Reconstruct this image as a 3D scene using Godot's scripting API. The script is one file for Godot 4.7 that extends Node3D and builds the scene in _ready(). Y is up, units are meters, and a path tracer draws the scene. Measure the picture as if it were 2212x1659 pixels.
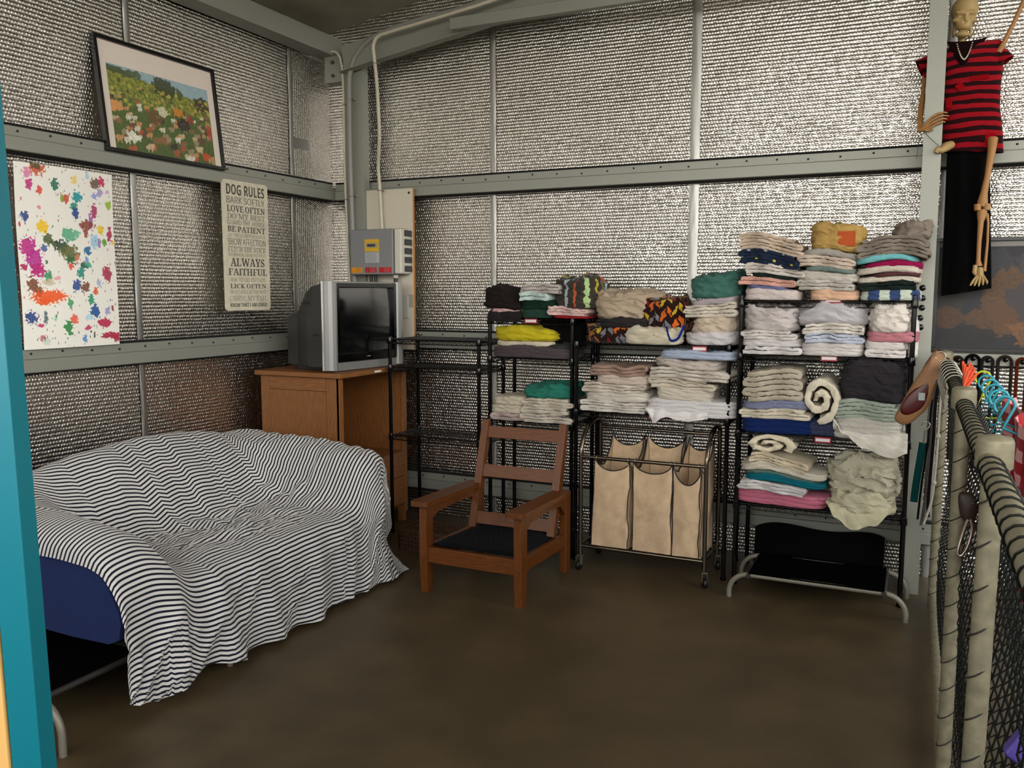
extends Node3D

# ------------------------------------------------------------------ mesh builder
class MB:
	var v := PackedVector3Array()
	var n := PackedVector3Array()
	var t := PackedVector2Array()
	var ix := PackedInt32Array()
	var X := Transform3D()
	func p(a: Vector3, b: Vector3, uv := Vector2.ZERO) -> int:
		v.append(X * a); n.append((X.basis * b).normalized()); t.append(uv)
		return v.size() - 1
	func tri(a: int, b: int, c: int) -> void:
		var g := (v[b] - v[a]).cross(v[c] - v[a])
		if g.dot(n[a] + n[b] + n[c]) > 0.0:
			ix.append(a); ix.append(c); ix.append(b)
		else:
			ix.append(a); ix.append(b); ix.append(c)
	func quad(a: int, b: int, c: int, d: int) -> void:
		tri(a, b, c); tri(a, c, d)
	func face(a: Vector3, b: Vector3, c: Vector3, d: Vector3, nn: Vector3, s := Vector2.ONE) -> void:
		quad(p(a, nn, Vector2(0, s.y)), p(b, nn, Vector2(s.x, s.y)), p(c, nn, Vector2(s.x, 0)), p(d, nn, Vector2.ZERO))
	# chamfered box; uv in metres with u along the longest side of each face
	func box(c: Vector3, s: Vector3, bev := 0.002, B := Basis()) -> void:
		var h := s * 0.5
		var b: float = minf(bev, minf(h.x, minf(h.y, h.z)) * 0.8)
		var id := []
		for k in 8:
			var sg := Vector3(1 if k & 1 else -1, 1 if k & 2 else -1, 1 if k & 4 else -1)
			var trio := []
			for ax in 3:
				var q := sg * h
				for o in 3:
					if o != ax: q[o] -= sg[o] * b
				var nn := Vector3.ZERO
				nn[ax] = sg[ax]
				var o1 := (ax + 1) % 3
				var o2 := (ax + 2) % 3
				if s[o2] > s[o1]:
					var w := o1; o1 = o2; o2 = w
				trio.append(p(c + B * q, B * nn, Vector2(q[o1] + c[o1], q[o2] + c[o2])))
			id.append(trio)
		for ax in 3:
			var a := 1 << ((ax + 1) % 3)
			var e := 1 << ((ax + 2) % 3)
			for sgn in 2:
				var k: int = sgn << ax
				quad(id[k][ax], id[k | a][ax], id[k | a | e][ax], id[k | e][ax])
		for ax in 3:
			var a := (ax + 1) % 3
			var e := (ax + 2) % 3
			for k in 8:
				if k & (1 << ax): continue
				var k2: int = k | (1 << ax)
				quad(id[k][a], id[k2][a], id[k2][e], id[k][e])
		for k in 8:
			tri(id[k][0], id[k][1], id[k][2])
	func bar(a: Vector3, b: Vector3, w: float, h: float, bev := 0.002, up := Vector3.UP) -> void:
		var d := b - a
		var z := d.normalized()
		var x := up.cross(z)
		if x.length() < 0.01: x = Vector3.RIGHT.cross(z)
		x = x.normalized()
		var keep := X
		X = X * Transform3D(Basis(x, z.cross(x), z), (a + b) * 0.5)
		box(Vector3.ZERO, Vector3(w, h, d.length()), bev)
		X = keep
	func tube(pts: Array, rad, sides := 10, caps := true, closed := false, flat := 1.0) -> void:
		var m := pts.size()
		var tang := []
		for i in m:
			var q0: Vector3 = pts[(i - 1 + m) % m] if (closed or i > 0) else pts[i]
			var q1: Vector3 = pts[(i + 1) % m] if (closed or i < m - 1) else pts[i]
			tang.append((q1 - q0).normalized())
		var up := Vector3.UP if absf(tang[0].y) < 0.9 else Vector3.RIGHT
		var nx: Vector3 = (up - tang[0] * up.dot(tang[0])).normalized()
		var rows := []
		var run := 0.0
		for i in m:
			if i > 0:
				run += pts[i].distance_to(pts[i - 1])
				nx = (nx - tang[i] * nx.dot(tang[i])).normalized()
			var ny: Vector3 = tang[i].cross(nx)
			var r: float = rad[i] if rad is Array else rad
			var row := []
			for k in sides + 1:
				var a := TAU * k / sides
				var dir := nx * cos(a) + ny * sin(a) * flat
				var nn := nx * cos(a) * flat + ny * sin(a)
				row.append(p(pts[i] + dir * r, nn, Vector2(float(k) / sides, run)))
			rows.append(row)
		var last := m if closed else m - 1
		for i in last:
			for k in sides:
				quad(rows[i][k], rows[i][k + 1], rows[(i + 1) % m][k + 1], rows[(i + 1) % m][k])
		if caps and not closed:
			for e in [0, m - 1]:
				var nn: Vector3 = -tang[0] if e == 0 else tang[m - 1]
				var ci := p(pts[e], nn)
				var ring := []
				for k in sides:
					var q := X.affine_inverse() * v[rows[e][k]]
					ring.append(p(q, nn))
				for k in sides:
					tri(ci, ring[k], ring[(k + 1) % sides])
	func cyl(a: Vector3, b: Vector3, r: float, sides := 12) -> void:
		tube([a, b], r, sides)
	# profile: array of Vector2(radius, height) round the local y axis
	func lathe(prof: Array, sides := 20, sx := 1.0, sz := 1.0) -> void:
		var rows := []
		var m := prof.size()
		for i in m:
			var d: Vector2 = prof[mini(i + 1, m - 1)] - prof[maxi(i - 1, 0)]
			var row := []
			for k in sides + 1:
				var a := TAU * k / sides
				var nn := Vector3(d.y * cos(a) / sx, -d.x, d.y * sin(a) / sz)
				if nn.length() < 1e-9: nn = Vector3.UP
				row.append(p(Vector3(prof[i].x * cos(a) * sx, prof[i].y, prof[i].x * sin(a) * sz), nn, Vector2(float(k) / sides, float(i) / m)))
			rows.append(row)
		for i in m - 1:
			for k in sides:
				quad(rows[i][k], rows[i][k + 1], rows[i + 1][k + 1], rows[i + 1][k])
	# smooth grid of points rows[i][j]; side = +1 / -1 chooses the outward side
	func grid(rows: Array, uvs: Array, side := 1.0, off := 0.0, wrap := false) -> Array:
		var a := rows.size()
		var b: int = rows[0].size()
		var ids := []
		for i in a:
			var row := []
			for j in b:
				var i0: Vector3 = rows[maxi(i - 1, 0)][j]
				var i1: Vector3 = rows[mini(i + 1, a - 1)][j]
				var jm := (j - 1 if j > 0 else (b - 2 if wrap else 0))
				var jp := (j + 1 if j < b - 1 else (1 if wrap else b - 1))
				var nn: Vector3 = (i1 - i0).cross(rows[i][jp] - rows[i][jm])
				nn = nn.normalized() * side if nn.length() > 1e-12 else Vector3.UP * side
				row.append(p(rows[i][j] + nn * off, nn, uvs[i][j]))
			ids.append(row)
		for i in a - 1:
			for j in b - 1:
				quad(ids[i][j], ids[i][j + 1], ids[i + 1][j + 1], ids[i + 1][j])
		return ids
	# a sheet with thickness
	func sheet(rows: Array, uvs: Array, thick := 0.003) -> void:
		var s := X
		var f := grid(rows, uvs, 1.0, thick * 0.5)
		var g := grid(rows, uvs, -1.0, thick * 0.5)
		var a := rows.size()
		var b: int = rows[0].size()
		var rim := []
		for j in b: rim.append([0, j])
		for i in range(1, a): rim.append([i, b - 1])
		for j in range(b - 2, -1, -1): rim.append([a - 1, j])
		for i in range(a - 2, 0, -1): rim.append([i, 0])
		var mid: Vector3 = rows[a / 2][b / 2]
		var inv := s.affine_inverse()
		for k in rim.size():
			var q: Array = rim[k]
			var w: Array = rim[(k + 1) % rim.size()]
			var v0: Vector3 = inv * v[f[q[0]][q[1]]]
			var v1: Vector3 = inv * v[f[w[0]][w[1]]]
			var v2: Vector3 = inv * v[g[w[0]][w[1]]]
			var v3: Vector3 = inv * v[g[q[0]][q[1]]]
			var nn := (v1 - v0).cross(v3 - v0).normalized()
			if nn.dot(v0 - mid) < 0.0: nn = -nn
			var uv: Vector2 = uvs[q[0]][q[1]]
			quad(p(v0, nn, uv), p(v1, nn, uv), p(v2, nn, uv), p(v3, nn, uv))
	# prism from a closed outline in the xy plane of frame X, from z0 to z1
	func prism(o: PackedVector2Array, z0: float, z1: float) -> void:
		var tr := Geometry2D.triangulate_polygon(o)
		for zz in [z0, z1]:
			var nn := Vector3(0, 0, -1 if zz == minf(z0, z1) else 1)
			var base := v.size()
			for q in o: p(Vector3(q.x, q.y, zz), nn, Vector2(q.x, q.y))
			for k in range(0, tr.size(), 3): tri(base + tr[k], base + tr[k + 1], base + tr[k + 2])
		var area := 0.0
		for k in o.size():
			var q0 := o[k]; var q1 := o[(k + 1) % o.size()]
			area += q0.x * q1.y - q1.x * q0.y
		var sg := 1.0 if area > 0.0 else -1.0
		for k in o.size():
			var q0 := o[k]; var q1 := o[(k + 1) % o.size()]
			var nn := Vector3(q1.y - q0.y, q0.x - q1.x, 0) * sg
			var l := q0.distance_to(q1)
			quad(p(Vector3(q0.x, q0.y, z0), nn, Vector2(0, z0)), p(Vector3(q1.x, q1.y, z0), nn, Vector2(l, z0)), p(Vector3(q1.x, q1.y, z1), nn, Vector2(l, z1)), p(Vector3(q0.x, q0.y, z1), nn, Vector2(0, z1)))
	# push every vertex about by a field of soft ridges, then find the normals again
	func crumple(f: FastNoiseLite, amp: float, scale: float, seed_ := 0.0) -> void:
		for k in v.size():
			var q := v[k] * scale
			var a := f.get_noise_3d(q.x + seed_, q.y * 1.6, q.z)
			var c := f.get_noise_3d(q.x * 1.1 + 40.0, q.y * 1.6 + seed_, q.z - 9.0)
			var e := f.get_noise_3d(q.x * 0.9 - 20.0, q.y * 1.6 + 33.0, q.z + seed_)
			var lift := clampf(v[k].y / 0.01, 0, 1)
			v[k] += Vector3((1.0 - 3.0 * absf(a)) * amp, (1.0 - 3.0 * absf(c)) * amp * 0.8 * lift, (1.0 - 3.0 * absf(e)) * amp)
		var nn := PackedVector3Array()
		nn.resize(v.size())
		for k in range(0, ix.size(), 3):
			var g := (v[ix[k + 2]] - v[ix[k]]).cross(v[ix[k + 1]] - v[ix[k]])
			for j in 3: nn[ix[k + j]] += g
		for k in v.size():
			if nn[k].length() > 1e-12: n[k] = nn[k].normalized()
	func mesh() -> ArrayMesh:
		var arr := []
		arr.resize(Mesh.ARRAY_MAX)
		arr[Mesh.ARRAY_VERTEX] = v
		arr[Mesh.ARRAY_NORMAL] = n
		arr[Mesh.ARRAY_TEX_UV] = t
		arr[Mesh.ARRAY_INDEX] = ix
		var m := ArrayMesh.new()
		m.add_surface_from_arrays(Mesh.PRIMITIVE_TRIANGLES, arr)
		return m

# ------------------------------------------------------------------ naming and tagging
var taken := {}
func numbered(called: String) -> String:
	if not taken.has(called):
		taken[called] = 0
		return called
	taken[called] += 1
	return "%s_%03d" % [called, taken[called]]

func tag(o: Node3D, label := "", category := "", group := "", kind := "") -> Node3D:
	if label: o.set_meta("label", label)
	if category: o.set_meta("category", category)
	if group: o.set_meta("group", group)
	if kind: o.set_meta("kind", kind)
	return o

func thing(called: String, label: String, category: String, at := Vector3.ZERO, turn := 0.0, group := "") -> Node3D:
	var o := Node3D.new()
	o.name = numbered(called)
	add_child(o)
	o.position = at
	o.rotation.y = turn
	return tag(o, label, category, group)

func part(b: MB, called: String, m: Material, parent: Node = self) -> MeshInstance3D:
	var o := MeshInstance3D.new()
	o.mesh = b.mesh()
	o.material_override = m
	o.cast_shadow = GeometryInstance3D.SHADOW_CASTING_SETTING_ON
	if parent == self:
		o.name = numbered(called)
		add_child(o)
	else:
		o.name = called
		parent.add_child(o, true)
	return o

func part_mesh(me: Mesh, called: String, m: Material, parent: Node, at := Vector3.ZERO, B := Basis()) -> MeshInstance3D:
	var o := MeshInstance3D.new()
	o.mesh = me
	o.material_override = m
	o.name = called
	parent.add_child(o, true)
	o.transform = Transform3D(B, at)
	return o

# ------------------------------------------------------------------ materials
var mats := {}
func c8(r: int, g: int, b: int) -> Color:
	return Color8(r, g, b)

func M(c: Color, rough := 0.8, metal := 0.0, spec := 0.5) -> StandardMaterial3D:
	var key := "%s|%.3f|%.3f|%.3f" % [c.to_html(), rough, metal, spec]
	if mats.has(key): return mats[key]
	var m := StandardMaterial3D.new()
	m.albedo_color = c
	m.roughness = rough
	m.metallic = metal
	m.metallic_specular = spec
	mats[key] = m
	return m

var cloth_bump: ImageTexture
var weave_tex: ImageTexture
func cloth(c: Color, tex: Texture2D = null, scale := 1.0, rough := 0.92) -> StandardMaterial3D:
	var key := "cloth%s|%s|%.2f" % [c.to_html(), str(tex.get_rid().get_id()) if tex else "", rough]
	if mats.has(key): return mats[key]
	var m := StandardMaterial3D.new()
	m.albedo_color = c
	m.roughness = rough
	m.metallic_specular = 0.2
	m.rim_enabled = true
	m.rim = 0.25
	m.rim_tint = 0.6
	if tex:
		m.albedo_texture = tex
		m.uv1_scale = Vector3(scale, scale, 1)
	else:
		m.albedo_texture = weave_tex
		m.uv1_triplanar = true
		m.uv1_scale = Vector3(9, 9, 9)
		m.heightmap_enabled = true
		m.heightmap_texture = cloth_bump
		m.heightmap_scale = 0.5
	mats[key] = m
	return m

func noise_image(w: int, h: int, freq: float, octaves: int, seed_: int, lo: float, hi: float, sx := 1.0, sy := 1.0) -> Image:
	var f := FastNoiseLite.new()
	f.seed = seed_
	f.noise_type = FastNoiseLite.TYPE_SIMPLEX_SMOOTH
	f.frequency = freq
	f.fractal_octaves = octaves
	var d := PackedByteArray()
	d.resize(w * h)
	for y in h:
		# blend the two ends so that the tile repeats without a seam
		var ty := float(y) / h
		for x in w:
			var tx := float(x) / w
			var a := f.get_noise_2d(x * sx, y * sy) * (1 - tx) * (1 - ty) + f.get_noise_2d((x - w) * sx, y * sy) * tx * (1 - ty) + f.get_noise_2d(x * sx, (y - h) * sy) * (1 - tx) * ty + f.get_noise_2d((x - w) * sx, (y - h) * sy) * tx * ty
			d[y * w + x] = int(clampf(lerpf(lo, hi, a * 0.8 + 0.5), 0, 1) * 255)
	var im := Image.create_from_data(w, h, false, Image.FORMAT_L8, d)
	im.convert(Image.FORMAT_RGB8)
	return im

func tex(im: Image) -> ImageTexture:
	return ImageTexture.create_from_image(im)

func textured(c: Color, t: Texture2D, rough: float, metal := 0.0, scale := Vector3.ONE, tri := true, bump: Texture2D = null, bump_cm := 0.2) -> StandardMaterial3D:
	var m := StandardMaterial3D.new()
	m.albedo_color = c
	m.albedo_texture = t
	m.roughness = rough
	m.metallic = metal
	m.uv1_triplanar = tri
	m.uv1_scale = scale
	if bump:
		m.heightmap_enabled = true
		m.heightmap_texture = bump
		m.heightmap_scale = bump_cm
	return m

var wood_tex: ImageTexture
func wood(c: Color, rough := 0.45, scale := 1.0) -> StandardMaterial3D:
	var key := "wood%s|%.2f" % [c.to_html(), rough]
	if mats.has(key): return mats[key]
	var m := textured(c, wood_tex, rough, 0.0, Vector3(1.6 * scale, 5.0 * scale, 1), false)
	mats[key] = m
	return m

func arc(c: Vector3, a: Vector3, b: Vector3, r: float, from: float, to: float, n: int) -> Array:
	var o := []
	for k in n + 1:
		var w := lerpf(from, to, float(k) / n)
		o.append(c + (a * cos(w) + b * sin(w)) * r)
	return o

func spline(q: Array, per := 6) -> Array:
	var o := []
	var m := q.size()
	for i in m - 1:
		var p0: Vector3 = q[maxi(i - 1, 0)]
		var p3: Vector3 = q[mini(i + 2, m - 1)]
		for k in per:
			o.append(q[i].cubic_interpolate(q[i + 1], p0, p3, float(k) / per))
	o.append(q[m - 1])
	return o

var foil_m: StandardMaterial3D
var foil_v: StandardMaterial3D
var steel: StandardMaterial3D
var black_metal: StandardMaterial3D
var chrome: StandardMaterial3D
var tape_m: StandardMaterial3D
var galv_tex: ImageTexture
var rng := RandomNumberGenerator.new()

# ------------------------------------------------------------------ scene
func _ready() -> void:
	rng.seed = 7
	var cam := Camera3D.new()
	cam.name = "camera"
	add_child(cam)
	cam.fov = rad_to_deg(2.0 * atan(829.5 / 1840.0))
	cam.near = 0.05
	cam.far = 200.0
	cam.position = Vector3(0, 1.6, 0)
	cam.rotation = Vector3(deg_to_rad(-6.15), deg_to_rad(25.2), 0)
	cam.current = true

	var env := Environment.new()
	env.background_mode = Environment.BG_SKY
	var sm := ProceduralSkyMaterial.new()
	sm.sky_top_color = Color(0.79, 0.8, 0.81)
	sm.sky_horizon_color = Color(0.96, 0.945, 0.91)
	sm.sky_curve = 0.25
	sm.ground_horizon_color = Color(0.55, 0.53, 0.48)
	sm.ground_bottom_color = Color(0.4, 0.38, 0.34)
	sm.sky_energy_multiplier = 2.4
	sm.ground_energy_multiplier = 1.2
	var sun := DirectionalLight3D.new()
	sun.name = "sun"
	sun.light_color = Color(1.0, 0.97, 0.93)
	sun.light_energy = 4.0
	sun.light_angular_distance = 0.6
	sun.shadow_enabled = true
	sun.sky_mode = DirectionalLight3D.SKY_MODE_LIGHT_ONLY
	add_child(sun)
	sun.look_at_from_position(Vector3.ZERO, Vector3(0.12, -1.0, 0.55))
	var sky := Sky.new()
	sky.sky_material = sm
	env.sky = sky
	env.tonemap_mode = Environment.TONE_MAPPER_LINEAR
	env.tonemap_exposure = 1.07
	env.sdfgi_enabled = true
	env.ssao_enabled = true
	env.ssil_enabled = true
	var we := WorldEnvironment.new()
	we.name = "world_environment"
	we.environment = env
	add_child(we)

	make_materials()
	build_shell()
	build_frame()
	build_wall_things()
	build_tv_corner()
	build_sofa()
	build_dark_mat()
	build_crate()
	build_chair()
	build_racks()
	build_hamper()
	build_linen()
	build_fence()
	build_skeleton()
	build_gate()

func make_materials() -> void:
	cloth_bump = tex(noise_image(256, 256, 0.09, 3, 3, 0.2, 0.8))
	weave_tex = tex(noise_image(256, 256, 0.05, 4, 9, 0.86, 1.0))
	wood_tex = tex(noise_image(256, 256, 0.02, 4, 21, 0.62, 1.05, 1.0, 6.0))
	galv_tex = tex(noise_image(256, 256, 0.06, 3, 31, 0.84, 1.0))
	var fi := foil_image()
	foil_m = StandardMaterial3D.new()
	foil_m.albedo_color = Color(0.79, 0.775, 0.75)
	foil_m.metallic = 1.0
	foil_m.roughness = 0.26
	foil_m.heightmap_enabled = true
	foil_m.heightmap_texture = tex(fi)
	foil_m.heightmap_scale = 0.38
	tape_m = M(Color(0.68, 0.675, 0.66), 0.42, 1.0)
	steel = textured(Color(0.62, 0.625, 0.585), galv_tex, 0.48, 0.35, Vector3(9, 9, 9))
	black_metal = M(Color(0.008, 0.008, 0.009), 0.17, 0.0, 0.4)
	chrome = M(Color(0.66, 0.64, 0.6), 0.25, 1.0)

# bubble foil: rows of small pillows, 20 mm apart, staggered
func foil_image() -> Image:
	var s := 1024
	var rows := 32
	var cols := 40
	var d := PackedByteArray()
	d.resize(s * s)
	var f := FastNoiseLite.new()
	f.seed = 4
	f.frequency = 0.012
	f.fractal_octaves = 3
	var jit := []
	var r2 := RandomNumberGenerator.new()
	r2.seed = 5
	for k in rows * cols: jit.append(Vector3(r2.randf_range(-0.16, 0.16), r2.randf_range(-0.12, 0.12), r2.randf_range(0.55, 1.0)))
	for y in s:
		var fy := float(y) / s * rows
		var r := int(fy)
		var vy := fy - r
		var ridge := sin(PI * vy)
		for x in s:
			var fx := float(x) / s * cols + (0.5 if r % 2 else 0.0)
			var c := int(fx) % cols
			var vx := fx - floorf(fx)
			var j: Vector3 = jit[r * cols + c]
			var dx := (vx - 0.5 + j.x) * 2.0
			var dy := (vy - 0.5 + j.y) * 2.0
			var q := clampf(1.0 - dx * dx * 0.9 - dy * dy * 0.9, 0.0, 1.0)
			var tx := float(x) / s
			var ty := float(y) / s
			# a weave of crinkles that repeats at the tile's edge
			var w := f.get_noise_3d(160.0 * cos(TAU * tx), 160.0 * sin(TAU * tx), 160.0 * sin(TAU * ty) + 300.0 * cos(TAU * ty))
			d[y * s + x] = int(clampf(0.12 + 0.15 * ridge + 0.56 * pow(q, 0.8) * j.z + w * 0.22, 0, 1) * 255)
	var im := Image.create_from_data(s, s, false, Image.FORMAT_L8, d)
	im.convert(Image.FORMAT_RGB8)
	return im

const LX := -3.95   # foil of the left wall
const BZ := -5.25   # foil of the back wall
const RX := 4.6
const FZ := 1.5
func roof_y(x: float) -> float:
	return 3.457 + 0.16 * (x + 3.935)

var wob := FastNoiseLite.new()
# one sheet of foil from a to b along a wall, bottom y0, top given per end
func foil_sheet(parent: Node3D, a: Vector3, b: Vector3, y0: float, ya: float, yb: float, inward: Vector3, upright := false) -> void:
	var m := MB.new()
	var l := a.distance_to(b)
	var na := maxi(2, int(l / 0.07))
	var nb := 46
	var rows := []
	var uvs := []
	for i in na + 1:
		var row := []
		var uv := []
		var s := float(i) / na
		for j in nb + 1:
			var q := a.lerp(b, s)
			var top := lerpf(ya, yb, s)
			q.y = lerpf(y0, top, float(j) / nb)
			var hold := clampf(minf(s, 1.0 - s) * l / 0.12, 0, 1)
			q += inward * (0.022 + hold * (wob.get_noise_3d(q.x * 60, q.y * 60, q.z * 60) * 0.014 + wob.get_noise_3d(q.x * 190, q.y * 190, q.z * 190) * 0.004))
			row.append(q)
			var along := s * l
			uv.append(Vector2(q.y / 0.66, along / 0.66) if upright else Vector2(along / 0.66, q.y / 0.66))
		rows.append(row)
		uvs.append(uv)
	var dir := (b - a).normalized()
	m.grid(rows, uvs, signf(dir.cross(Vector3.UP).dot(inward)))
	part(m, "foil_sheet", foil_m, parent)

func structure(called: String) -> Node3D:
	var o := Node3D.new()
	o.name = called
	add_child(o)
	var says := {"wall_back": "back wall lined with silver bubble foil", "wall_left": "left wall lined with silver bubble foil", "wall_right": "right wall with a wide opening to daylight", "wall_front": "front wall with a wide opening behind the camera"}
	return tag(o, says[called], "wall", "", "structure")

func build_shell() -> void:
	wob.seed = 12
	wob.frequency = 0.012
	# floor: worn sealed concrete
	var fl := MB.new()
	fl.box(Vector3(0.3, -0.1, -1.85), Vector3(9.4, 0.2, 7.1), 0.001)
	var ft := tex(noise_image(512, 512, 0.012, 5, 77, 0.76, 1.03))
	var fb := tex(noise_image(256, 256, 0.12, 3, 78, 0.3, 0.7))
	var floor_m := textured(Color(0.33, 0.275, 0.185), ft, 0.5, 0.0, Vector3(0.45, 0.45, 0.45), true, fb, 0.12)
	tag(part(fl, "floor", floor_m), "dark brown sealed concrete floor", "floor", "", "structure")
	# ground outside
	var gr := MB.new()
	gr.box(Vector3(8, -0.36, 0), Vector3(70, 0.3, 60.0), 0.001)
	tag(part(gr, "ground", textured(Color(0.62, 0.6, 0.56), ft, 0.9, 0.0, Vector3(0.2, 0.2, 0.2))), "pale yard ground outside the shed", "ground", "", "structure")

	var clad := M(Color(0.5, 0.5, 0.48), 0.6)
	# back wall
	var wb := structure("wall_back")
	var c := MB.new()
	c.prism(PackedVector2Array([Vector2(-4.1, 0), Vector2(RX, 0), Vector2(RX, roof_y(RX) + 0.1), Vector2(-4.1, 3.5)]), BZ - 0.1, BZ)
	part(c, "cladding", clad, wb)
	var xs := [LX, -2.596, -1.238, 0.12, 1.48, 2.84, RX]
	for k in xs.size() - 1:
		var a := Vector3(xs[k], 0, BZ)
		var b := Vector3(xs[k + 1], 0, BZ)
		foil_sheet(wb, a, b, 0.0, roof_y(a.x), roof_y(b.x), Vector3.BACK)
	for k in range(1, xs.size() - 1):
		seam(wb, Vector3(xs[k], 0, BZ), roof_y(xs[k]), Vector3.BACK, Vector3.RIGHT, 0.022 if k != 2 else 0.03)
	# left wall
	var wl := structure("wall_left")
	c = MB.new()
	c.box(Vector3(LX - 0.05, 1.75, -1.85), Vector3(0.1, 3.5, 6.9), 0.001)
	part(c, "cladding", clad, wl)
	var zs := [BZ, -4.775, -3.438, -2.1, -0.76, 0.6, FZ]
	for k in zs.size() - 1:
		foil_sheet(wl, Vector3(LX, 0, zs[k]), Vector3(LX, 0, zs[k + 1]), 0.0, 3.455, 3.455, Vector3.RIGHT, k == 0)
	for k in range(1, zs.size() - 1):
		seam(wl, Vector3(LX, 0, zs[k]), 3.455, Vector3.RIGHT, Vector3.BACK, 0.02)
	var tp := MB.new()
	tp.box(Vector3(LX + 0.021, 2.63, -5.01), Vector3(0.003, 0.075, 0.42), 0.001)
	part(tp, "tape", tape_m, wl)
	# right and front walls; low walls under their openings added to shade the room
	var wr := structure("wall_right")
	c = MB.new()
	c.X = Transform3D(Basis(Vector3.UP, PI / 2), Vector3(RX, 0, 0))   # outline x runs along -z
	c.prism(PackedVector2Array([Vector2(-1.5, 0), Vector2(-1.1, 0), Vector2(4.3, 0), Vector2(5.3, 0), Vector2(5.3, 4.85), Vector2(4.3, 4.85), Vector2(4.3, 1.5), Vector2(-1.1, 1.5), Vector2(-1.1, 4.85), Vector2(-1.5, 4.85)]), 0.0, 0.1)
	part(c, "cladding", clad, wr)
	var wf := structure("wall_front")
	c = MB.new()
	c.prism(PackedVector2Array([Vector2(-4.05, 0), Vector2(RX + 0.1, 0), Vector2(RX + 0.1, roof_y(RX)), Vector2(3.6, roof_y(3.6)), Vector2(3.6, 1.5), Vector2(-3.3, 1.5), Vector2(-3.3, roof_y(-3.3)), Vector2(-4.05, 3.43)]), FZ, FZ + 0.1)
	part(c, "cladding", M(Color(0.6, 0.59, 0.56), 0.6), wf)
	# roof lining
	var ce := MB.new()
	ce.prism(PackedVector2Array([Vector2(-4.1, roof_y(-4.1)), Vector2(RX + 0.15, roof_y(RX + 0.15)), Vector2(RX + 0.15, roof_y(RX + 0.15) + 0.12), Vector2(-4.1, roof_y(-4.1) + 0.12)]), BZ - 0.15, FZ + 0.3)
	var ct := tex(noise_image(256, 256, 0.02, 3, 90, 0.8, 1.0))
	tag(part(ce, "ceiling", textured(Color(0.74, 0.71, 0.64), ct, 0.5, 0.3, Vector3(0.5, 0.5, 0.5))), "drab sloping roof lining", "ceiling", "", "structure")

func seam(parent: Node3D, at: Vector3, top: float, inward: Vector3, along: Vector3, w: float) -> void:
	var rows := []
	var uvs := []
	var n := 40
	for i in n + 1:
		var row := []
		var uv := []
		var y := top * i / n
		for j in 7:
			var s := j / 6.0 - 0.5
			var q := at + along * (s * w * 2.0 + wob.get_noise_2d(y * 40, at.x * 30 + at.z * 10) * 0.006) + Vector3.UP * y
			q += inward * (0.03 + 0.003 * cos(s * PI) + wob.get_noise_2d(y * 260 + j * 40, at.x * 50 + j) * 0.003)
			row.append(q)
			uv.append(Vector2(s, y))
		rows.append(row)
		uvs.append(uv)
	var m := MB.new()
	m.sheet(rows, uvs, 0.002)
	part(m, "tape", tape_m, parent)

# top-hat wall girt: screwed flange above, deeper hat face below
func girt(called: String, label: String, a: Vector3, b: Vector3, inward: Vector3) -> void:
	var o := thing(called, label, "beam")
	var mid := (a + b) * 0.5
	var d := b - a
	var l := d.length()
	var along := d.normalized()
	var B := Basis(along, Vector3.UP, along.cross(Vector3.UP))
	var m := MB.new()
	m.box(mid + Vector3.UP * 0.09 + inward * 0.074, Vector3(l, 0.052, 0.012), 0.002, B)
	m.box(mid + Vector3.UP * 0.034 + inward * 0.052, Vector3(l, 0.068, 0.1), 0.006, B)
	part(m, "channel", steel, o)
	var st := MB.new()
	st.box(mid + Vector3.UP * 0.1215 + inward * 0.06, Vector3(l, 0.011, 0.05), 0.001, B)  # foam tape along the top edge, giving the dark gap line
	part(st, "foam_shade_strip", M(Color(0.03, 0.03, 0.03), 0.9), o)
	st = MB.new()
	st.box(mid + Vector3.UP * -0.004 + inward * 0.045, Vector3(l, 0.008, 0.06), 0.001, B)  # no foam here: black strip paints the shadow line under the girt
	part(st, "foam_shade_strip", M(Color(0.03, 0.03, 0.03), 0.9), o)
	var s := MB.new()
	var k := 0.2
	while k < l:
		s.X = Transform3D(Basis(Quaternion(Vector3.UP, inward)), a + along * k + Vector3.UP * (0.092 + 0.006 * sin(k * 9.0)) + inward * 0.08)
		s.lathe([Vector2(0.006, 0.0), Vector2(0.006, 0.004), Vector2(0.003, 0.006), Vector2(0, 0.006)], 8)
		k += 0.17
	tag(part(s, "screws", M(Color(0.2, 0.2, 0.2), 0.4, 0.8), o), "", "", "", "stuff")

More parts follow.
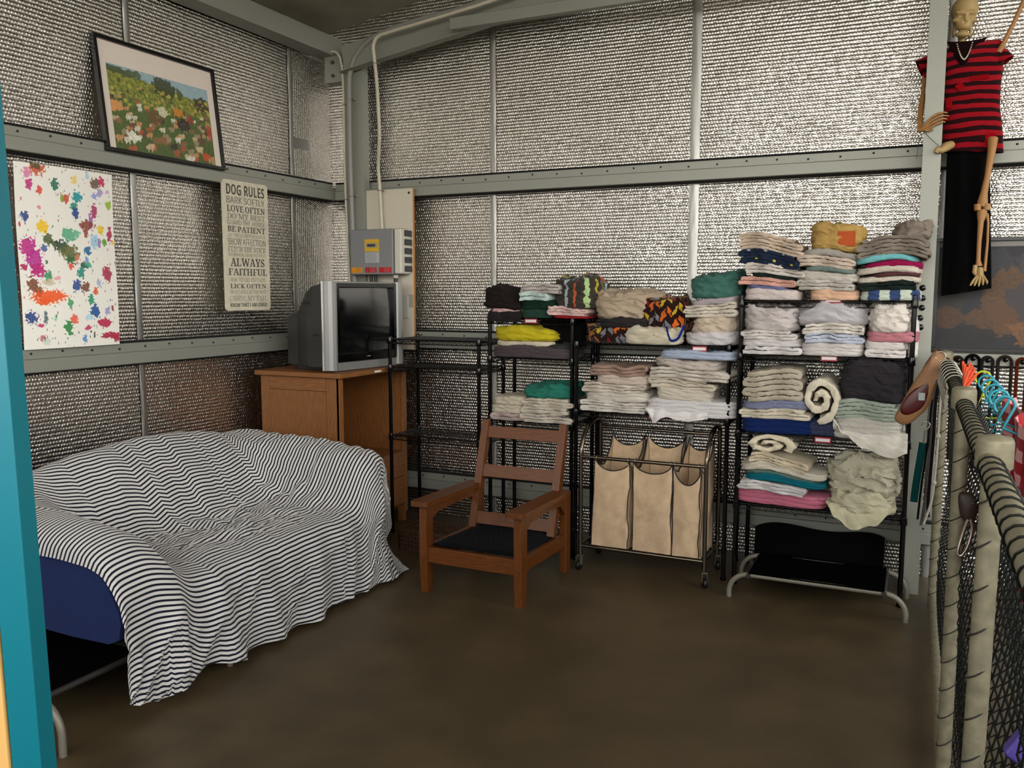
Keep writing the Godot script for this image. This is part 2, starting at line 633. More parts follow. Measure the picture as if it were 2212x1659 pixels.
func build_frame() -> void:
	var names := ["lowest", "middle", "upper"]
	var ys := [0.205, 1.21, 2.26]
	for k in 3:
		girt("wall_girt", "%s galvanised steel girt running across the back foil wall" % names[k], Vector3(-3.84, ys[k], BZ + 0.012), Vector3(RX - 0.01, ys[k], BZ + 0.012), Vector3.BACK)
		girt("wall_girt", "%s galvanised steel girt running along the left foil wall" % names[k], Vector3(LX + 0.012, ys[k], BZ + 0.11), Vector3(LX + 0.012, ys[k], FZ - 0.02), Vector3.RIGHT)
	# corner column: open C section
	var o := thing("corner_column", "grey galvanised steel column standing in the corner", "column")
	var m := MB.new()
	m.box(Vector3(-3.605, 1.62, -5.065), Vector3(0.152, 3.24, 0.006), 0.001)
	m.box(Vector3(-3.678, 1.62, -5.1), Vector3(0.006, 3.24, 0.07), 0.001)
	m.box(Vector3(-3.532, 1.62, -5.1), Vector3(0.006, 3.24, 0.07), 0.001)
	part(m, "channel", steel, o)
	m = MB.new()
	m.box(Vector3(-3.765, 3.155, -5.06), Vector3(0.15, 0.18, 0.008), 0.002)
	m.box(Vector3(-3.765, 3.068, -5.1), Vector3(0.15, 0.006, 0.08), 0.001)
	var br := part(m, "bracket_plate", steel, o)
	for q in [Vector2(-3.765, 3.2), Vector2(-3.765, 3.11)]:
		var bo := MB.new()
		bo.X = Transform3D(Basis(Vector3.RIGHT, PI / 2), Vector3(q.x, q.y, -5.056))
		bo.lathe([Vector2(0, 0.012), Vector2(0.012, 0.012), Vector2(0.013, 0.0)], 6)
		part(bo, "bolt", M(Color(0.32, 0.28, 0.24), 0.5, 0.7), br)
	# right post with perforations
	o = thing("steel_post", "galvanised steel post beside the hanging skeleton", "column")
	m = MB.new()
	m.box(Vector3(0.044, 1.95, -4.885), Vector3(0.085, 3.9, 0.006), 0.001)
	m.box(Vector3(0.004, 1.95, -5.01), Vector3(0.006, 3.9, 0.25), 0.001)
	m.box(Vector3(0.084, 1.95, -4.9), Vector3(0.006, 3.9, 0.035), 0.001)
	m.box(Vector3(0.044, 1.95, -5.135), Vector3(0.085, 3.9, 0.006), 0.001)
	part(m, "channel", steel, o)
	for q in [Vector2(0.034, 1.622), Vector2(0.036, 1.57), Vector2(0.035, 1.52), Vector2(0.029, 1.468), Vector2(0.033, 1.42)]:
		var pl := MB.new()
		pl.X = Transform3D(Basis(Vector3.RIGHT, PI / 2), Vector3(q.x, q.y, -4.882))
		pl.lathe([Vector2(0, 0.006), Vector2(0.009, 0.005), Vector2(0.015, 0.001), Vector2(0.016, 0.0)], 14)
		part(pl, "plug", M(Color(0.02, 0.02, 0.022), 0.25), o)
	# rafter along the back wall
	o = thing("rafter", "deep grey steel rafter sloping up from the corner column", "beam")
	m = MB.new()
	var r0 := Vector3(-3.66, 3.2, -5.03)
	var r1 := Vector3(4.4, 3.2 + 8.06 * 0.148, -5.03)
	m.bar(r0, r1, 0.008, 0.19, 0.001)
	m.bar(r0 + Vector3(0, 0.092, -0.03), r1 + Vector3(0, 0.092, -0.03), 0.066, 0.006, 0.001)
	m.bar(r0 + Vector3(0, -0.092, 0.03), r1 + Vector3(0, -0.092, 0.03), 0.066, 0.006, 0.001)
	part(m, "channel", steel, o)
	o = thing("collar_beam", "slim horizontal steel tie beam above the back wall", "beam")
	m = MB.new()
	m.bar(Vector3(-2.75, 3.293, -4.935), Vector3(4.4, 3.293, -4.935), 0.05, 0.072, 0.004)
	part(m, "channel", steel, o)
	# eave purlin on the left wall and roof purlins
	o = thing("eave_purlin", "grey steel eave purlin under the roof along left wall", "beam")
	m = MB.new()
	m.box(Vector3(-3.76, 3.31, -1.85), Vector3(0.006, 0.13, 6.6), 0.001)
	m.box(Vector3(-3.83, 3.248, -1.85), Vector3(0.14, 0.006, 6.6), 0.001)
	m.box(Vector3(-3.83, 3.372, -1.85), Vector3(0.14, 0.006, 6.6), 0.001)
	part(m, "channel", steel, o)
	var xs := [-2.62, -1.3]
	for k in xs.size():
		var xx: float = xs[k]
		o = thing("roof_purlin", ["grey steel roof purlin resting on rafter nearest the corner", "grey steel roof purlin farther up the roof slope"][k], "beam")
		m = MB.new()
		m.box(Vector3(xx, roof_y(xx) - 0.075, -1.85), Vector3(0.07, 0.12, 6.6), 0.004)
		part(m, "channel", steel, o)
	# conduits
	var white := M(Color(0.74, 0.71, 0.63), 0.45)
	var grey := M(Color(0.52, 0.51, 0.49), 0.5)
	conduit("cable_conduit", "thin off-white cable conduit running down left of the corner column", [Vector3(-3.847, 3.352, -5.032), Vector3(-3.837, 3.291, -5.032), Vector3(-3.777, 3.271, -5.032), Vector3(-3.716, 3.255, -5.032), Vector3(-3.680, 3.185, -5.032), Vector3(-3.665, 2.982, -5.032), Vector3(-3.665, 2.349, -5.032), Vector3(-3.645, 1.701, -5.032), Vector3(-3.635, 1.124, -5.032)], 0.0085, white, [2.9, 2.25])
	conduit("cable_conduit", "thick grey conduit curving off the rafter down the corner column", [Vector3(-2.025, 3.513, -5.052), Vector3(-2.582, 3.433, -5.042), Vector3(-3.058, 3.387, -5.027), Vector3(-3.372, 3.326, -5.022), Vector3(-3.523, 3.240, -5.022), Vector3(-3.594, 3.119, -5.022), Vector3(-3.610, 2.967, -5.022), Vector3(-3.610, 2.349, -5.022), Vector3(-3.594, 1.701, -5.022), Vector3(-3.584, 1.124, -5.022)], 0.017, grey, [2.93, 2.27])
	conduit("cable_conduit", "white conduit dropping from the rafter to the inverter", [Vector3(-2.0, 3.475, -4.945), Vector3(-2.55, 3.39, -4.945), Vector3(-3.2, 3.31, -4.94), Vector3(-3.31, 3.29, -4.94), Vector3(-3.347, 3.24, -4.94), Vector3(-3.345, 3.18, -4.94), Vector3(-3.325, 2.99, -4.94), Vector3(-3.318, 2.67, -4.95), Vector3(-3.385, 2.47, -5.03), Vector3(-3.39, 2.33, -5.05), Vector3(-3.375, 2.03, -5.05)], 0.012, white, [3.12, 2.3])

func conduit(called: String, label: String, pts: Array, r: float, m: Material, clips: Array) -> void:
	var o := thing(called, label, "conduit")
	var b := MB.new()
	b.tube(spline(pts, 6), r, 12)
	part(b, "pipe", m, o)
	for y in clips:
		for k in pts.size() - 1:
			var p0: Vector3 = pts[k]
			var p1: Vector3 = pts[k + 1]
			if (p0.y - y) * (p1.y - y) <= 0.0 and absf(p0.y - p1.y) > 0.03:
				var q := p0.lerp(p1, (y - p0.y) / (p1.y - p0.y))
				var cl := MB.new()
				cl.tube(arc(q, Vector3.RIGHT, Vector3.BACK, r + 0.002, 0, TAU, 12), 0.003, 6)
				cl.box(q + Vector3(r + 0.01, 0, -r), Vector3(0.02, 0.014, 0.003), 0.001)
				part(cl, "saddle_clip", chrome, o)
				break

# ------------------------------------------------------------------ things on the walls
func blot(im: Image, cx: float, cy: float, rx: float, ry: float, col: Color, f: FastNoiseLite, rough := 0.5, k := 0.0) -> void:
	var w := im.get_width()
	var h := im.get_height()
	for y in range(maxi(0, int(cy - ry * 1.5)), mini(h, int(cy + ry * 1.5) + 1)):
		for x in range(maxi(0, int(cx - rx * 1.5)), mini(w, int(cx + rx * 1.5) + 1)):
			var dx := (x - cx) / rx
			var dy := (y - cy) / ry
			var d := sqrt(dx * dx + dy * dy) + rough * f.get_noise_2d(x * 1.6 + k, y * 1.6 + k)
			if d < 1.0:
				var a := clampf((1.0 - d) * 12.0, 0, 1) * clampf(0.85 + 0.5 * f.get_noise_2d(x * 6.0, y * 6.0 + 50.0), 0.25, 1.0)
				im.set_pixel(x, y, im.get_pixel(x, y).lerp(col, a))

func splatter_image() -> Image:
	var w := 520
	var h := 880
	var im := Image.create(w, h, false, Image.FORMAT_RGB8)
	im.fill(Color(0.93, 0.92, 0.89))
	var f := FastNoiseLite.new()
	f.seed = 8
	f.frequency = 0.03
	f.fractal_octaves = 3
	for k in range(0, BLOTS.size(), 7):
		blot(im, BLOTS[k] * w / 1000.0, BLOTS[k + 1] * h / 1000.0, maxf(3, BLOTS[k + 2] * w / 1000.0), maxf(3, BLOTS[k + 3] * h / 1000.0), Color8(BLOTS[k + 4], BLOTS[k + 5], BLOTS[k + 6]), f, 0.75, k * 11.0)
	var r := RandomNumberGenerator.new()
	r.seed = 3
	var cols := [Color8(60, 70, 70), Color8(190, 60, 90), Color8(50, 90, 140), Color8(90, 100, 70)]
	for k in 170:
		blot(im, r.randf() * w, r.randf() * h, r.randf_range(1.2, 3.0), r.randf_range(1.5, 9.0), cols[r.randi() % 4], f, 0.4)
	return im

func meadow_image() -> Image:
	var w := 620
	var h := 400
	var im := Image.create(w, h, false, Image.FORMAT_RGB8)
	var f := FastNoiseLite.new()
	f.seed = 18
	f.frequency = 0.02
	f.fractal_octaves = 4
	var r := RandomNumberGenerator.new()
	r.seed = 4
	for y in h:
		for x in w:
			var sky := 20.0 + 0.10 * x + 8.0 * f.get_noise_2d(x * 1.0, 5.0)
			var t := float(y) / h
			var n := f.get_noise_2d(x * 2.0, y * 2.0)
			if y < sky: im.set_pixel(x, y, Color(0.62, 0.71, 0.72).lerp(Color(0.55, 0.66, 0.7), n + 0.5))
			else:
				var g := Color(0.58, 0.58, 0.25) if t < 0.4 else Color(0.36, 0.42, 0.22)
				im.set_pixel(x, y, g.lerp(Color(0.3, 0.36, 0.2), clampf(n + 0.4 + (t - 0.4) * 0.6, 0, 1)))
	blot(im, 40, 22, 70, 18, Color(0.28, 0.32, 0.2), f, 0.7)
	blot(im, 130, 26, 80, 20, Color(0.3, 0.34, 0.22), f, 0.8)
	blot(im, 330, 52, 75, 52, Color(0.24, 0.26, 0.17), f, 0.5)
	blot(im, 425, 62, 26, 22, Color(0.3, 0.33, 0.22), f, 0.5)
	blot(im, 575, 88, 60, 40, Color(0.25, 0.2, 0.17), f, 0.4)
	for k in 130:
		blot(im, r.randf() * w, r.randf_range(70, 190), r.randf_range(4, 14), r.randf_range(4, 11), [Color(0.7, 0.68, 0.3), Color(0.45, 0.5, 0.22), Color(0.3, 0.3, 0.2), Color(0.75, 0.6, 0.35)][r.randi() % 4], f, 0.9, k * 7.0)
	var cols := [Color(0.85, 0.82, 0.74), Color(0.55, 0.4, 0.28), Color(0.25, 0.22, 0.2), Color(0.78, 0.56, 0.38), Color(0.62, 0.55, 0.44), Color(0.8, 0.7, 0.56), Color(0.85, 0.85, 0.8), Color(0.66, 0.35, 0.26), Color(0.4, 0.3, 0.24)]
	for k in 95:
		var yy := r.randf_range(150, 390)
		var s := 0.55 + (yy - 150) / 400.0
		var xx := r.randf() * w
		var c: Color = cols[r.randi() % cols.size()]
		blot(im, xx, yy, 22 * s, 13 * s, c, f, 0.6, k * 13.0)
		blot(im, xx + 16 * s, yy - 8 * s, 9 * s, 9 * s, c, f, 0.5, k * 17.0)
		blot(im, xx - 10 * s, yy + 12 * s, 4 * s, 11 * s, c, f, 0.4)
		blot(im, xx + 10 * s, yy + 12 * s, 4 * s, 11 * s, c, f, 0.4)
	for q in [[20, 195, 44, 30, 0.88, 0.6, 0.38], [300, 175, 40, 24, 0.86, 0.83, 0.72], [400, 160, 30, 26, 0.82, 0.5, 0.2], [480, 185, 26, 24, 0.55, 0.25, 0.2], [560, 360, 30, 22, 0.78, 0.32, 0.2], [600, 225, 18, 36, 0.68, 0.28, 0.2], [100, 330, 34, 26, 0.93, 0.92, 0.86], [250, 215, 46, 40, 0.42, 0.32, 0.2], [430, 215, 40, 30, 0.2, 0.17, 0.16]]:
		blot(im, q[0], q[1], q[2], q[3], Color(q[4], q[5], q[6]), f, 0.7, q[0])
	return im

func plate_print_image() -> Image:
	var w := 400
	var h := 240
	var im := Image.create(w, h, false, Image.FORMAT_RGB8)
	im.fill(Color(0.13, 0.13, 0.15))
	var f := FastNoiseLite.new()
	f.seed = 33
	f.frequency = 0.02
	f.fractal_octaves = 4
	var a := [[60, 50, 90, 40, 0.24, 0.24, 0.26], [210, 60, 70, 50, 0.3, 0.29, 0.31], [30, 90, 40, 60, 0.22, 0.2, 0.17], [130, 130, 45, 75, 0.45, 0.31, 0.18], [110, 175, 60, 35, 0.42, 0.28, 0.17], [220, 40, 45, 50, 0.42, 0.35, 0.31], [250, 70, 40, 26, 0.52, 0.46, 0.42], [180, 130, 55, 50, 0.27, 0.25, 0.29], [300, 120, 60, 70, 0.28, 0.27, 0.3], [280, 110, 30, 20, 0.12, 0.12, 0.13], [360, 130, 50, 60, 0.52, 0.27, 0.2], [20, 170, 36, 26, 0.38, 0.25, 0.15], [250, 205, 130, 34, 0.56, 0.37, 0.22], [260, 198, 105, 22, 0.5, 0.22, 0.1], [330, 205, 40, 18, 0.42, 0.13, 0.08], [60, 215, 60, 26, 0.14, 0.13, 0.13], [390, 190, 40, 40, 0.55, 0.35, 0.25]]
	for q in a: blot(im, q[0], q[1], q[2], q[3], Color(q[4], q[5], q[6]) * 0.8, f, 0.35, q[0] * 3.0)
	im.fill_rect(Rect2i(0, 0, w, 12), Color(0.5, 0.49, 0.47))
	return im

func picture_mat(im: Image, rough := 0.6) -> StandardMaterial3D:
	var m := StandardMaterial3D.new()
	m.albedo_texture = tex(im)
	m.roughness = rough
	return m

func lettering(parent: Node3D, txt: String, serif: bool, weight: int, w: float, h: float, at: Vector3, B: Basis, m: Material) -> void:
	var fo := SystemFont.new()
	fo.font_names = PackedStringArray(["Droid Serif" if serif else "Droid Sans"])
	fo.font_weight = weight
	var tm := TextMesh.new()
	tm.text = txt
	tm.font = fo
	tm.font_size = 40
	tm.pixel_size = 0.01
	tm.depth = 0.06
	tm.curve_step = 2.0
	var bb := tm.get_aabb()
	var s := Vector3(w / bb.size.x, h / bb.size.y, 0.012)
	var c := bb.get_center()
	var o := MeshInstance3D.new()
	o.mesh = tm
	o.material_override = m
	o.name = "lettering"
	parent.add_child(o, true)
	o.transform = Transform3D(B * Basis.from_scale(s), at - B * (Vector3(c.x * s.x, c.y * s.y, 0)))

func build_wall_things() -> void:
	var BR := Basis(Vector3.UP, PI / 2)
	# paint-splattered poster on the left wall
	var o := thing("splatter_poster", "white poster covered in bright paint splodges on left wall", "poster", Vector3(-3.832, 1.325, -2.955))
	var rows := []
	var uvs := []
	for i in 13:
		var row := []
		var uv := []
		for j in 15:
			var s := i / 12.0
			var t := j / 14.0
			row.append(Vector3(-0.006 + 0.012 * sin(s * PI) + 0.004 * sin(t * 7.0), t * 0.885, (0.5 - s) * 0.54))
			uv.append(Vector2(s, 1.0 - t))
		rows.append(row)
		uvs.append(uv)
	var b := MB.new()
	b.sheet(rows, uvs, 0.004)
	part(b, "sheet", picture_mat(splatter_image()), o)

	# framed meadow print standing on the upper girt, leaning back
	o = thing("framed_picture", "black framed print of animals crowding a green meadow", "picture", Vector3(-3.845, 2.335, -3.63))
	o.rotation = Vector3(0, 0, 0.115)
	var W := 0.845
	var H := 0.605
	var fr := M(Color(0.02, 0.02, 0.02), 0.35)
	b = MB.new()
	b.box(Vector3(0.0, 0.01, 0), Vector3(0.03, 0.02, W), 0.002)
	b.box(Vector3(0.0, H - 0.01, 0), Vector3(0.03, 0.02, W), 0.002)
	b.box(Vector3(0.0, H / 2, W / 2 - 0.01), Vector3(0.03, H - 0.04, 0.02), 0.002)
	b.box(Vector3(0.0, H / 2, -W / 2 + 0.01), Vector3(0.03, H - 0.04, 0.02), 0.002)
	part(b, "frame", fr, o)
	b = MB.new()
	b.box(Vector3(-0.004, H / 2, 0), Vector3(0.006, H - 0.036, W - 0.036), 0.0005)
	part(b, "mount", M(Color(0.86, 0.81, 0.76), 0.7), o)
	b = MB.new()
	var py0 := 0.022
	var py1 := H - 0.135
	var pz := W / 2 - 0.068
	b.face(Vector3(0.0005, py0, pz), Vector3(0.0005, py0, -pz), Vector3(0.0005, py1, -pz), Vector3(0.0005, py1, pz), Vector3.RIGHT)
	b.box(Vector3(-0.001, (py0 + py1) / 2, 0), Vector3(0.002, py1 - py0, pz * 2), 0.0002)
	var pm := picture_mat(meadow_image())
	b = MB.new()
	b.face(Vector3(0.0005, py0, pz), Vector3(0.0005, py0, -pz), Vector3(0.0005, py1, -pz), Vector3(0.0005, py1, pz), Vector3.RIGHT)
	part(b, "print", pm, o)

	# wooden word sign
	o = thing("word_sign", "tall cream board printed with grey dog rules", "sign", Vector3(-3.832, 1.486, -4.215))
	var ww := 0.4
	var hh := 0.8
	b = MB.new()
	var ol := PackedVector2Array()
	for q in [[ww / 2 - 0.02, 0.02, -PI / 2], [ww / 2 - 0.02, hh - 0.02, 0.0], [-ww / 2 + 0.02, hh - 0.02, PI / 2], [-ww / 2 + 0.02, 0.02, PI]]:
		for k in 5:
			var a: float = q[2] + k * PI / 8
			ol.append(Vector2(q[0] + 0.02 * cos(a), q[1] + 0.02 * sin(a)))
	b.X = Transform3D(BR, Vector3.ZERO)
	b.prism(ol, -0.012, 0.0)
	var board_t := tex(noise_image(256, 256, 0.03, 4, 55, 0.86, 1.0))
	part(b, "board", textured(Color(0.85, 0.82, 0.73), board_t, 0.7, 0.0, Vector3(2, 2, 2)), o)
	var dark := M(Color(0.29, 0.28, 0.26), 0.8)
	var mid := M(Color(0.42, 0.4, 0.36), 0.8)
	var pale := M(Color(0.56, 0.53, 0.47), 0.8)
	var lines := [["DOG RULES", false, 800, 0.078, 0.07, 0.84, dark], ["BARK SOFTLY", false, 500, 0.05, 0.15, 0.84, mid], ["LOVE OFTEN", true, 800, 0.048, 0.215, 0.84, dark], ["DO MY BEST", true, 400, 0.042, 0.272, 0.84, mid], ["GUARD THE HOUSE", false, 400, 0.036, 0.32, 0.84, mid], ["BE PATIENT", true, 800, 0.044, 0.37, 0.84, dark], ["DO TRICKS WHEN ASKED", true, 400, 0.027, 0.418, 0.84, pale], ["SHOW AFFECTION", false, 400, 0.05, 0.467, 0.84, mid], ["FETCH THE STICK", true, 400, 0.04, 0.524, 0.84, mid], ["NO DRINKING FROM THE TOILET", true, 400, 0.024, 0.567, 0.84, pale], ["ALWAYS", true, 800, 0.062, 0.625, 0.76, dark], ["FAITHFUL", true, 800, 0.052, 0.7, 0.86, dark], ["ASK TO GO OUTSIDE", false, 400, 0.032, 0.76, 0.78, pale], ["LICK OFTEN", true, 800, 0.034, 0.81, 0.8, dark], ["DON'T ROLL IN THE MUD", true, 400, 0.027, 0.855, 0.8, pale], ["CHASE MY TAIL", true, 400, 0.04, 0.905, 0.84, pale], ["KNOW THAT I AM LOVED", false, 800, 0.03, 0.957, 0.82, dark]]
	for l in lines:
		lettering(o, l[0], l[1], l[2], l[5] * ww, l[3] * hh, Vector3(0.0006, hh * (1.0 - l[4]), 0), BR, l[6])

	# white backing board and inverter by the corner column
	o = thing("backing_board", "white laminated mounting board behind the grey inverter", "board", Vector3(-3.375, 1.2, -5.1))
	b = MB.new()
	b.box(Vector3(0, 0.555, 0), Vector3(0.45, 1.11, 0.016), 0.001)
	part(b, "panel", M(Color(0.78, 0.75, 0.68), 0.45), o)
	b = MB.new()
	b.box(Vector3(0.2275, 0.555, 0), Vector3(0.004, 1.11, 0.016), 0.0005)
	part(b, "edge_strip", M(Color(0.72, 0.45, 0.2), 0.6), o)
	for q in [Vector2(-0.2, 1.085), Vector2(0.195, 1.08)]:
		b = MB.new()
		b.X = Transform3D(Basis(Vector3.RIGHT, PI / 2), Vector3(q.x, q.y, 0.008))
		b.lathe([Vector2(0, 0.003), Vector2(0.007, 0.002), Vector2(0.009, 0)], 10)
		part(b, "screw", M(Color(0.2, 0.18, 0.15), 0.5, 0.6), o)
	b = MB.new()
	b.box(Vector3(0.16, 0.3, 0.016), Vector3(0.05, 0.16, 0.016), 0.002)
	part(b, "junction_cover", M(Color(0.72, 0.7, 0.66), 0.5), o)
	b = MB.new()
	b.box(Vector3(0.198, 0.34, 0.0085), Vector3(0.045, 0.09, 0.001), 0.0002)
	part(b, "paper_note", M(Color(0.6, 0.59, 0.56), 0.8), o)

	o = thing("solar_inverter", "grey box inverter with yellow display sticker on white board", "inverter", Vector3(-3.37, 1.72, -5.09))
	b = MB.new()
	b.box(Vector3(-0.03, 0.155, 0.07), Vector3(0.35, 0.31, 0.14), 0.006)
	part(b, "body", M(Color(0.5, 0.5, 0.51), 0.45, 0.15), o)
	b = MB.new()
	b.box(Vector3(0.176, 0.157, 0.066), Vector3(0.062, 0.31, 0.13), 0.012)
	part(b, "side_cover", M(Color(0.78, 0.76, 0.71), 0.45), o)
	b = MB.new()
	for k in 5: b.box(Vector3(0.212, 0.04 + k * 0.06, 0.05), Vector3(0.012, 0.04, 0.08), 0.002)
	part(b, "heat_sink", M(Color(0.12, 0.12, 0.12), 0.5), o)
	b = MB.new()
	b.box(Vector3(-0.025, 0.2, 0.1405), Vector3(0.118, 0.084, 0.002), 0.0005)
	var ds := part(b, "display_sticker", M(Color(0.8, 0.63, 0.12), 0.5), o)
	b = MB.new()
	b.box(Vector3(-0.025, 0.2, 0.142), Vector3(0.094, 0.036, 0.001), 0.0003)
	part(b, "display_bezel", M(Color(0.62, 0.58, 0.42), 0.5), ds)
	b = MB.new()
	b.box(Vector3(-0.028, 0.2, 0.143), Vector3(0.066, 0.018, 0.001), 0.0003)
	part(b, "display", M(Color(0.22, 0.21, 0.24), 0.25), ds)
	b = MB.new()
	b.box(Vector3(-0.023, 0.118, 0.1405), Vector3(0.116, 0.072, 0.001), 0.0003)
	var nt := part(b, "notice", M(Color(0.66, 0.66, 0.66), 0.6), o)
	b = MB.new()
	for k in 7: b.box(Vector3(-0.03, 0.146 - k * 0.009, 0.1413), Vector3(0.09 - 0.008 * (k % 3), 0.0022, 0.0004), 0.0001)
	part(b, "print_lines", M(Color(0.42, 0.42, 0.43), 0.7), nt)
	var st := [[-0.152, 0.09, Color(0.85, 0.55, 0.05)], [-0.035, 0.094, Color(0.62, 0.05, 0.1)], [0.082, 0.098, Color(0.66, 0.05, 0.11)]]
	for q in st:
		b = MB.new()
		b.box(Vector3(q[0], 0.032, 0.1405), Vector3(q[1], 0.036, 0.001), 0.0003)
		var wl := part(b, "warning_label", M(q[2], 0.5), o)
		b = MB.new()
		for k in 4: b.box(Vector3(q[0] + 0.014, 0.043 - k * 0.0075, 0.1413), Vector3(0.055 - 0.01 * (k % 2), 0.002, 0.0004), 0.0001)
		if q[0] < 0.05:
			b.tube([Vector3(q[0] - 0.035, 0.02, 0.1415), Vector3(q[0] - 0.029, 0.036, 0.1415), Vector3(q[0] - 0.023, 0.02, 0.1415)], 0.0012, 5, true, true)
		part(b, "print_lines", M(Color(0.25, 0.16, 0.05) if q[0] < -0.1 else Color(0.8, 0.5, 0.5), 0.7), wl)
	for x in [-0.09, -0.05]:
		b = MB.new()
		b.cyl(Vector3(x, 0.0, 0.06), Vector3(x, -0.09, 0.06), 0.011)
		part(b, "cable_gland", M(Color(0.04, 0.04, 0.05), 0.4), o)
	b = MB.new()
	b.cyl(Vector3(0.12, 0.002, 0.07), Vector3(0.12, -0.022, 0.07), 0.02)
	part(b, "gland_collar", M(Color(0.75, 0.73, 0.7), 0.5), o)
	b = MB.new()
	b.cyl(Vector3(0.12, -0.02, 0.07), Vector3(0.12, -0.06, 0.07), 0.014)
	part(b, "cable_gland", M(Color(0.03, 0.03, 0.03), 0.4), o)
	b = MB.new()
	b.tube(spline([Vector3(0.12, -0.055, 0.07), Vector3(0.12, -0.1, 0.07), Vector3(0.1, -0.115, 0.06), Vector3(0.065, -0.12, 0.05), Vector3(0.055, -0.15, 0.04), Vector3(0.055, -0.2, 0.03)], 5), 0.005, 8)
	part(b, "cable", M(Color(0.5, 0.48, 0.45), 0.5), o)

	# print in a black frame on the back wall, above the leads
	o = thing("framed_print", "dark framed print of a dog leaning over a plate", "picture", Vector3(0.62, 1.285, -5.135))
	var PW := 1.06
	var PH := 0.6
	b = MB.new()
	b.box(Vector3(0, 0.01, 0.012), Vector3(PW, 0.02, 0.024), 0.002)
	b.box(Vector3(0, PH - 0.01, 0.012), Vector3(PW, 0.02, 0.024), 0.002)
	b.box(Vector3(-PW / 2 + 0.01, PH / 2, 0.012), Vector3(0.02, PH - 0.04, 0.024), 0.002)
	b.box(Vector3(PW / 2 - 0.01, PH / 2, 0.012), Vector3(0.02, PH - 0.04, 0.024), 0.002)
	part(b, "frame", fr, o)
	b = MB.new()
	b.box(Vector3(0, PH / 2, 0.004), Vector3(PW - 0.03, PH - 0.03, 0.006), 0.0005)
	part(b, "backing", M(Color(0.3, 0.3, 0.3), 0.8), o)
	b = MB.new()
	b.face(Vector3(-PW / 2 + 0.02, 0.02, 0.0075), Vector3(PW / 2 - 0.02, 0.02, 0.0075), Vector3(PW / 2 - 0.02, PH - 0.02, 0.0075), Vector3(-PW / 2 + 0.02, PH - 0.02, 0.0075), Vector3.BACK)
	part(b, "print", picture_mat(plate_print_image(), 0.6), o)

# ------------------------------------------------------------------ television corner
func rect_loft(b: MB, secs: Array) -> void:
	# secs: [z, x0, x1, y0, y1] front to back, flat sided
	for i in secs.size() - 1:
		var s: Array = secs[i]
		var e: Array = secs[i + 1]
		var a := [Vector3(s[1], s[3], s[0]), Vector3(s[2], s[3], s[0]), Vector3(s[2], s[4], s[0]), Vector3(s[1], s[4], s[0])]
		var c := [Vector3(e[1], e[3], e[0]), Vector3(e[2], e[3], e[0]), Vector3(e[2], e[4], e[0]), Vector3(e[1], e[4], e[0])]
		var mid := Vector3((s[1] + s[2]) / 2, (s[3] + s[4]) / 2, (s[0] + e[0]) / 2)
		for k in 4:
			var k2 := (k + 1) % 4
			var nn: Vector3 = (a[k2] - a[k]).cross(c[k] - a[k]).normalized()
			if nn.dot((a[k] + a[k2]) * 0.5 - mid) < 0: nn = -nn
			b.face(a[k], a[k2], c[k2], c[k], nn)
	for e in [0, secs.size() - 1]:
		var s: Array = secs[e]
		b.face(Vector3(s[1], s[3], s[0]), Vector3(s[2], s[3], s[0]), Vector3(s[2], s[4], s[0]), Vector3(s[1], s[4], s[0]), Vector3.BACK if e == 0 else Vector3.FORWARD)

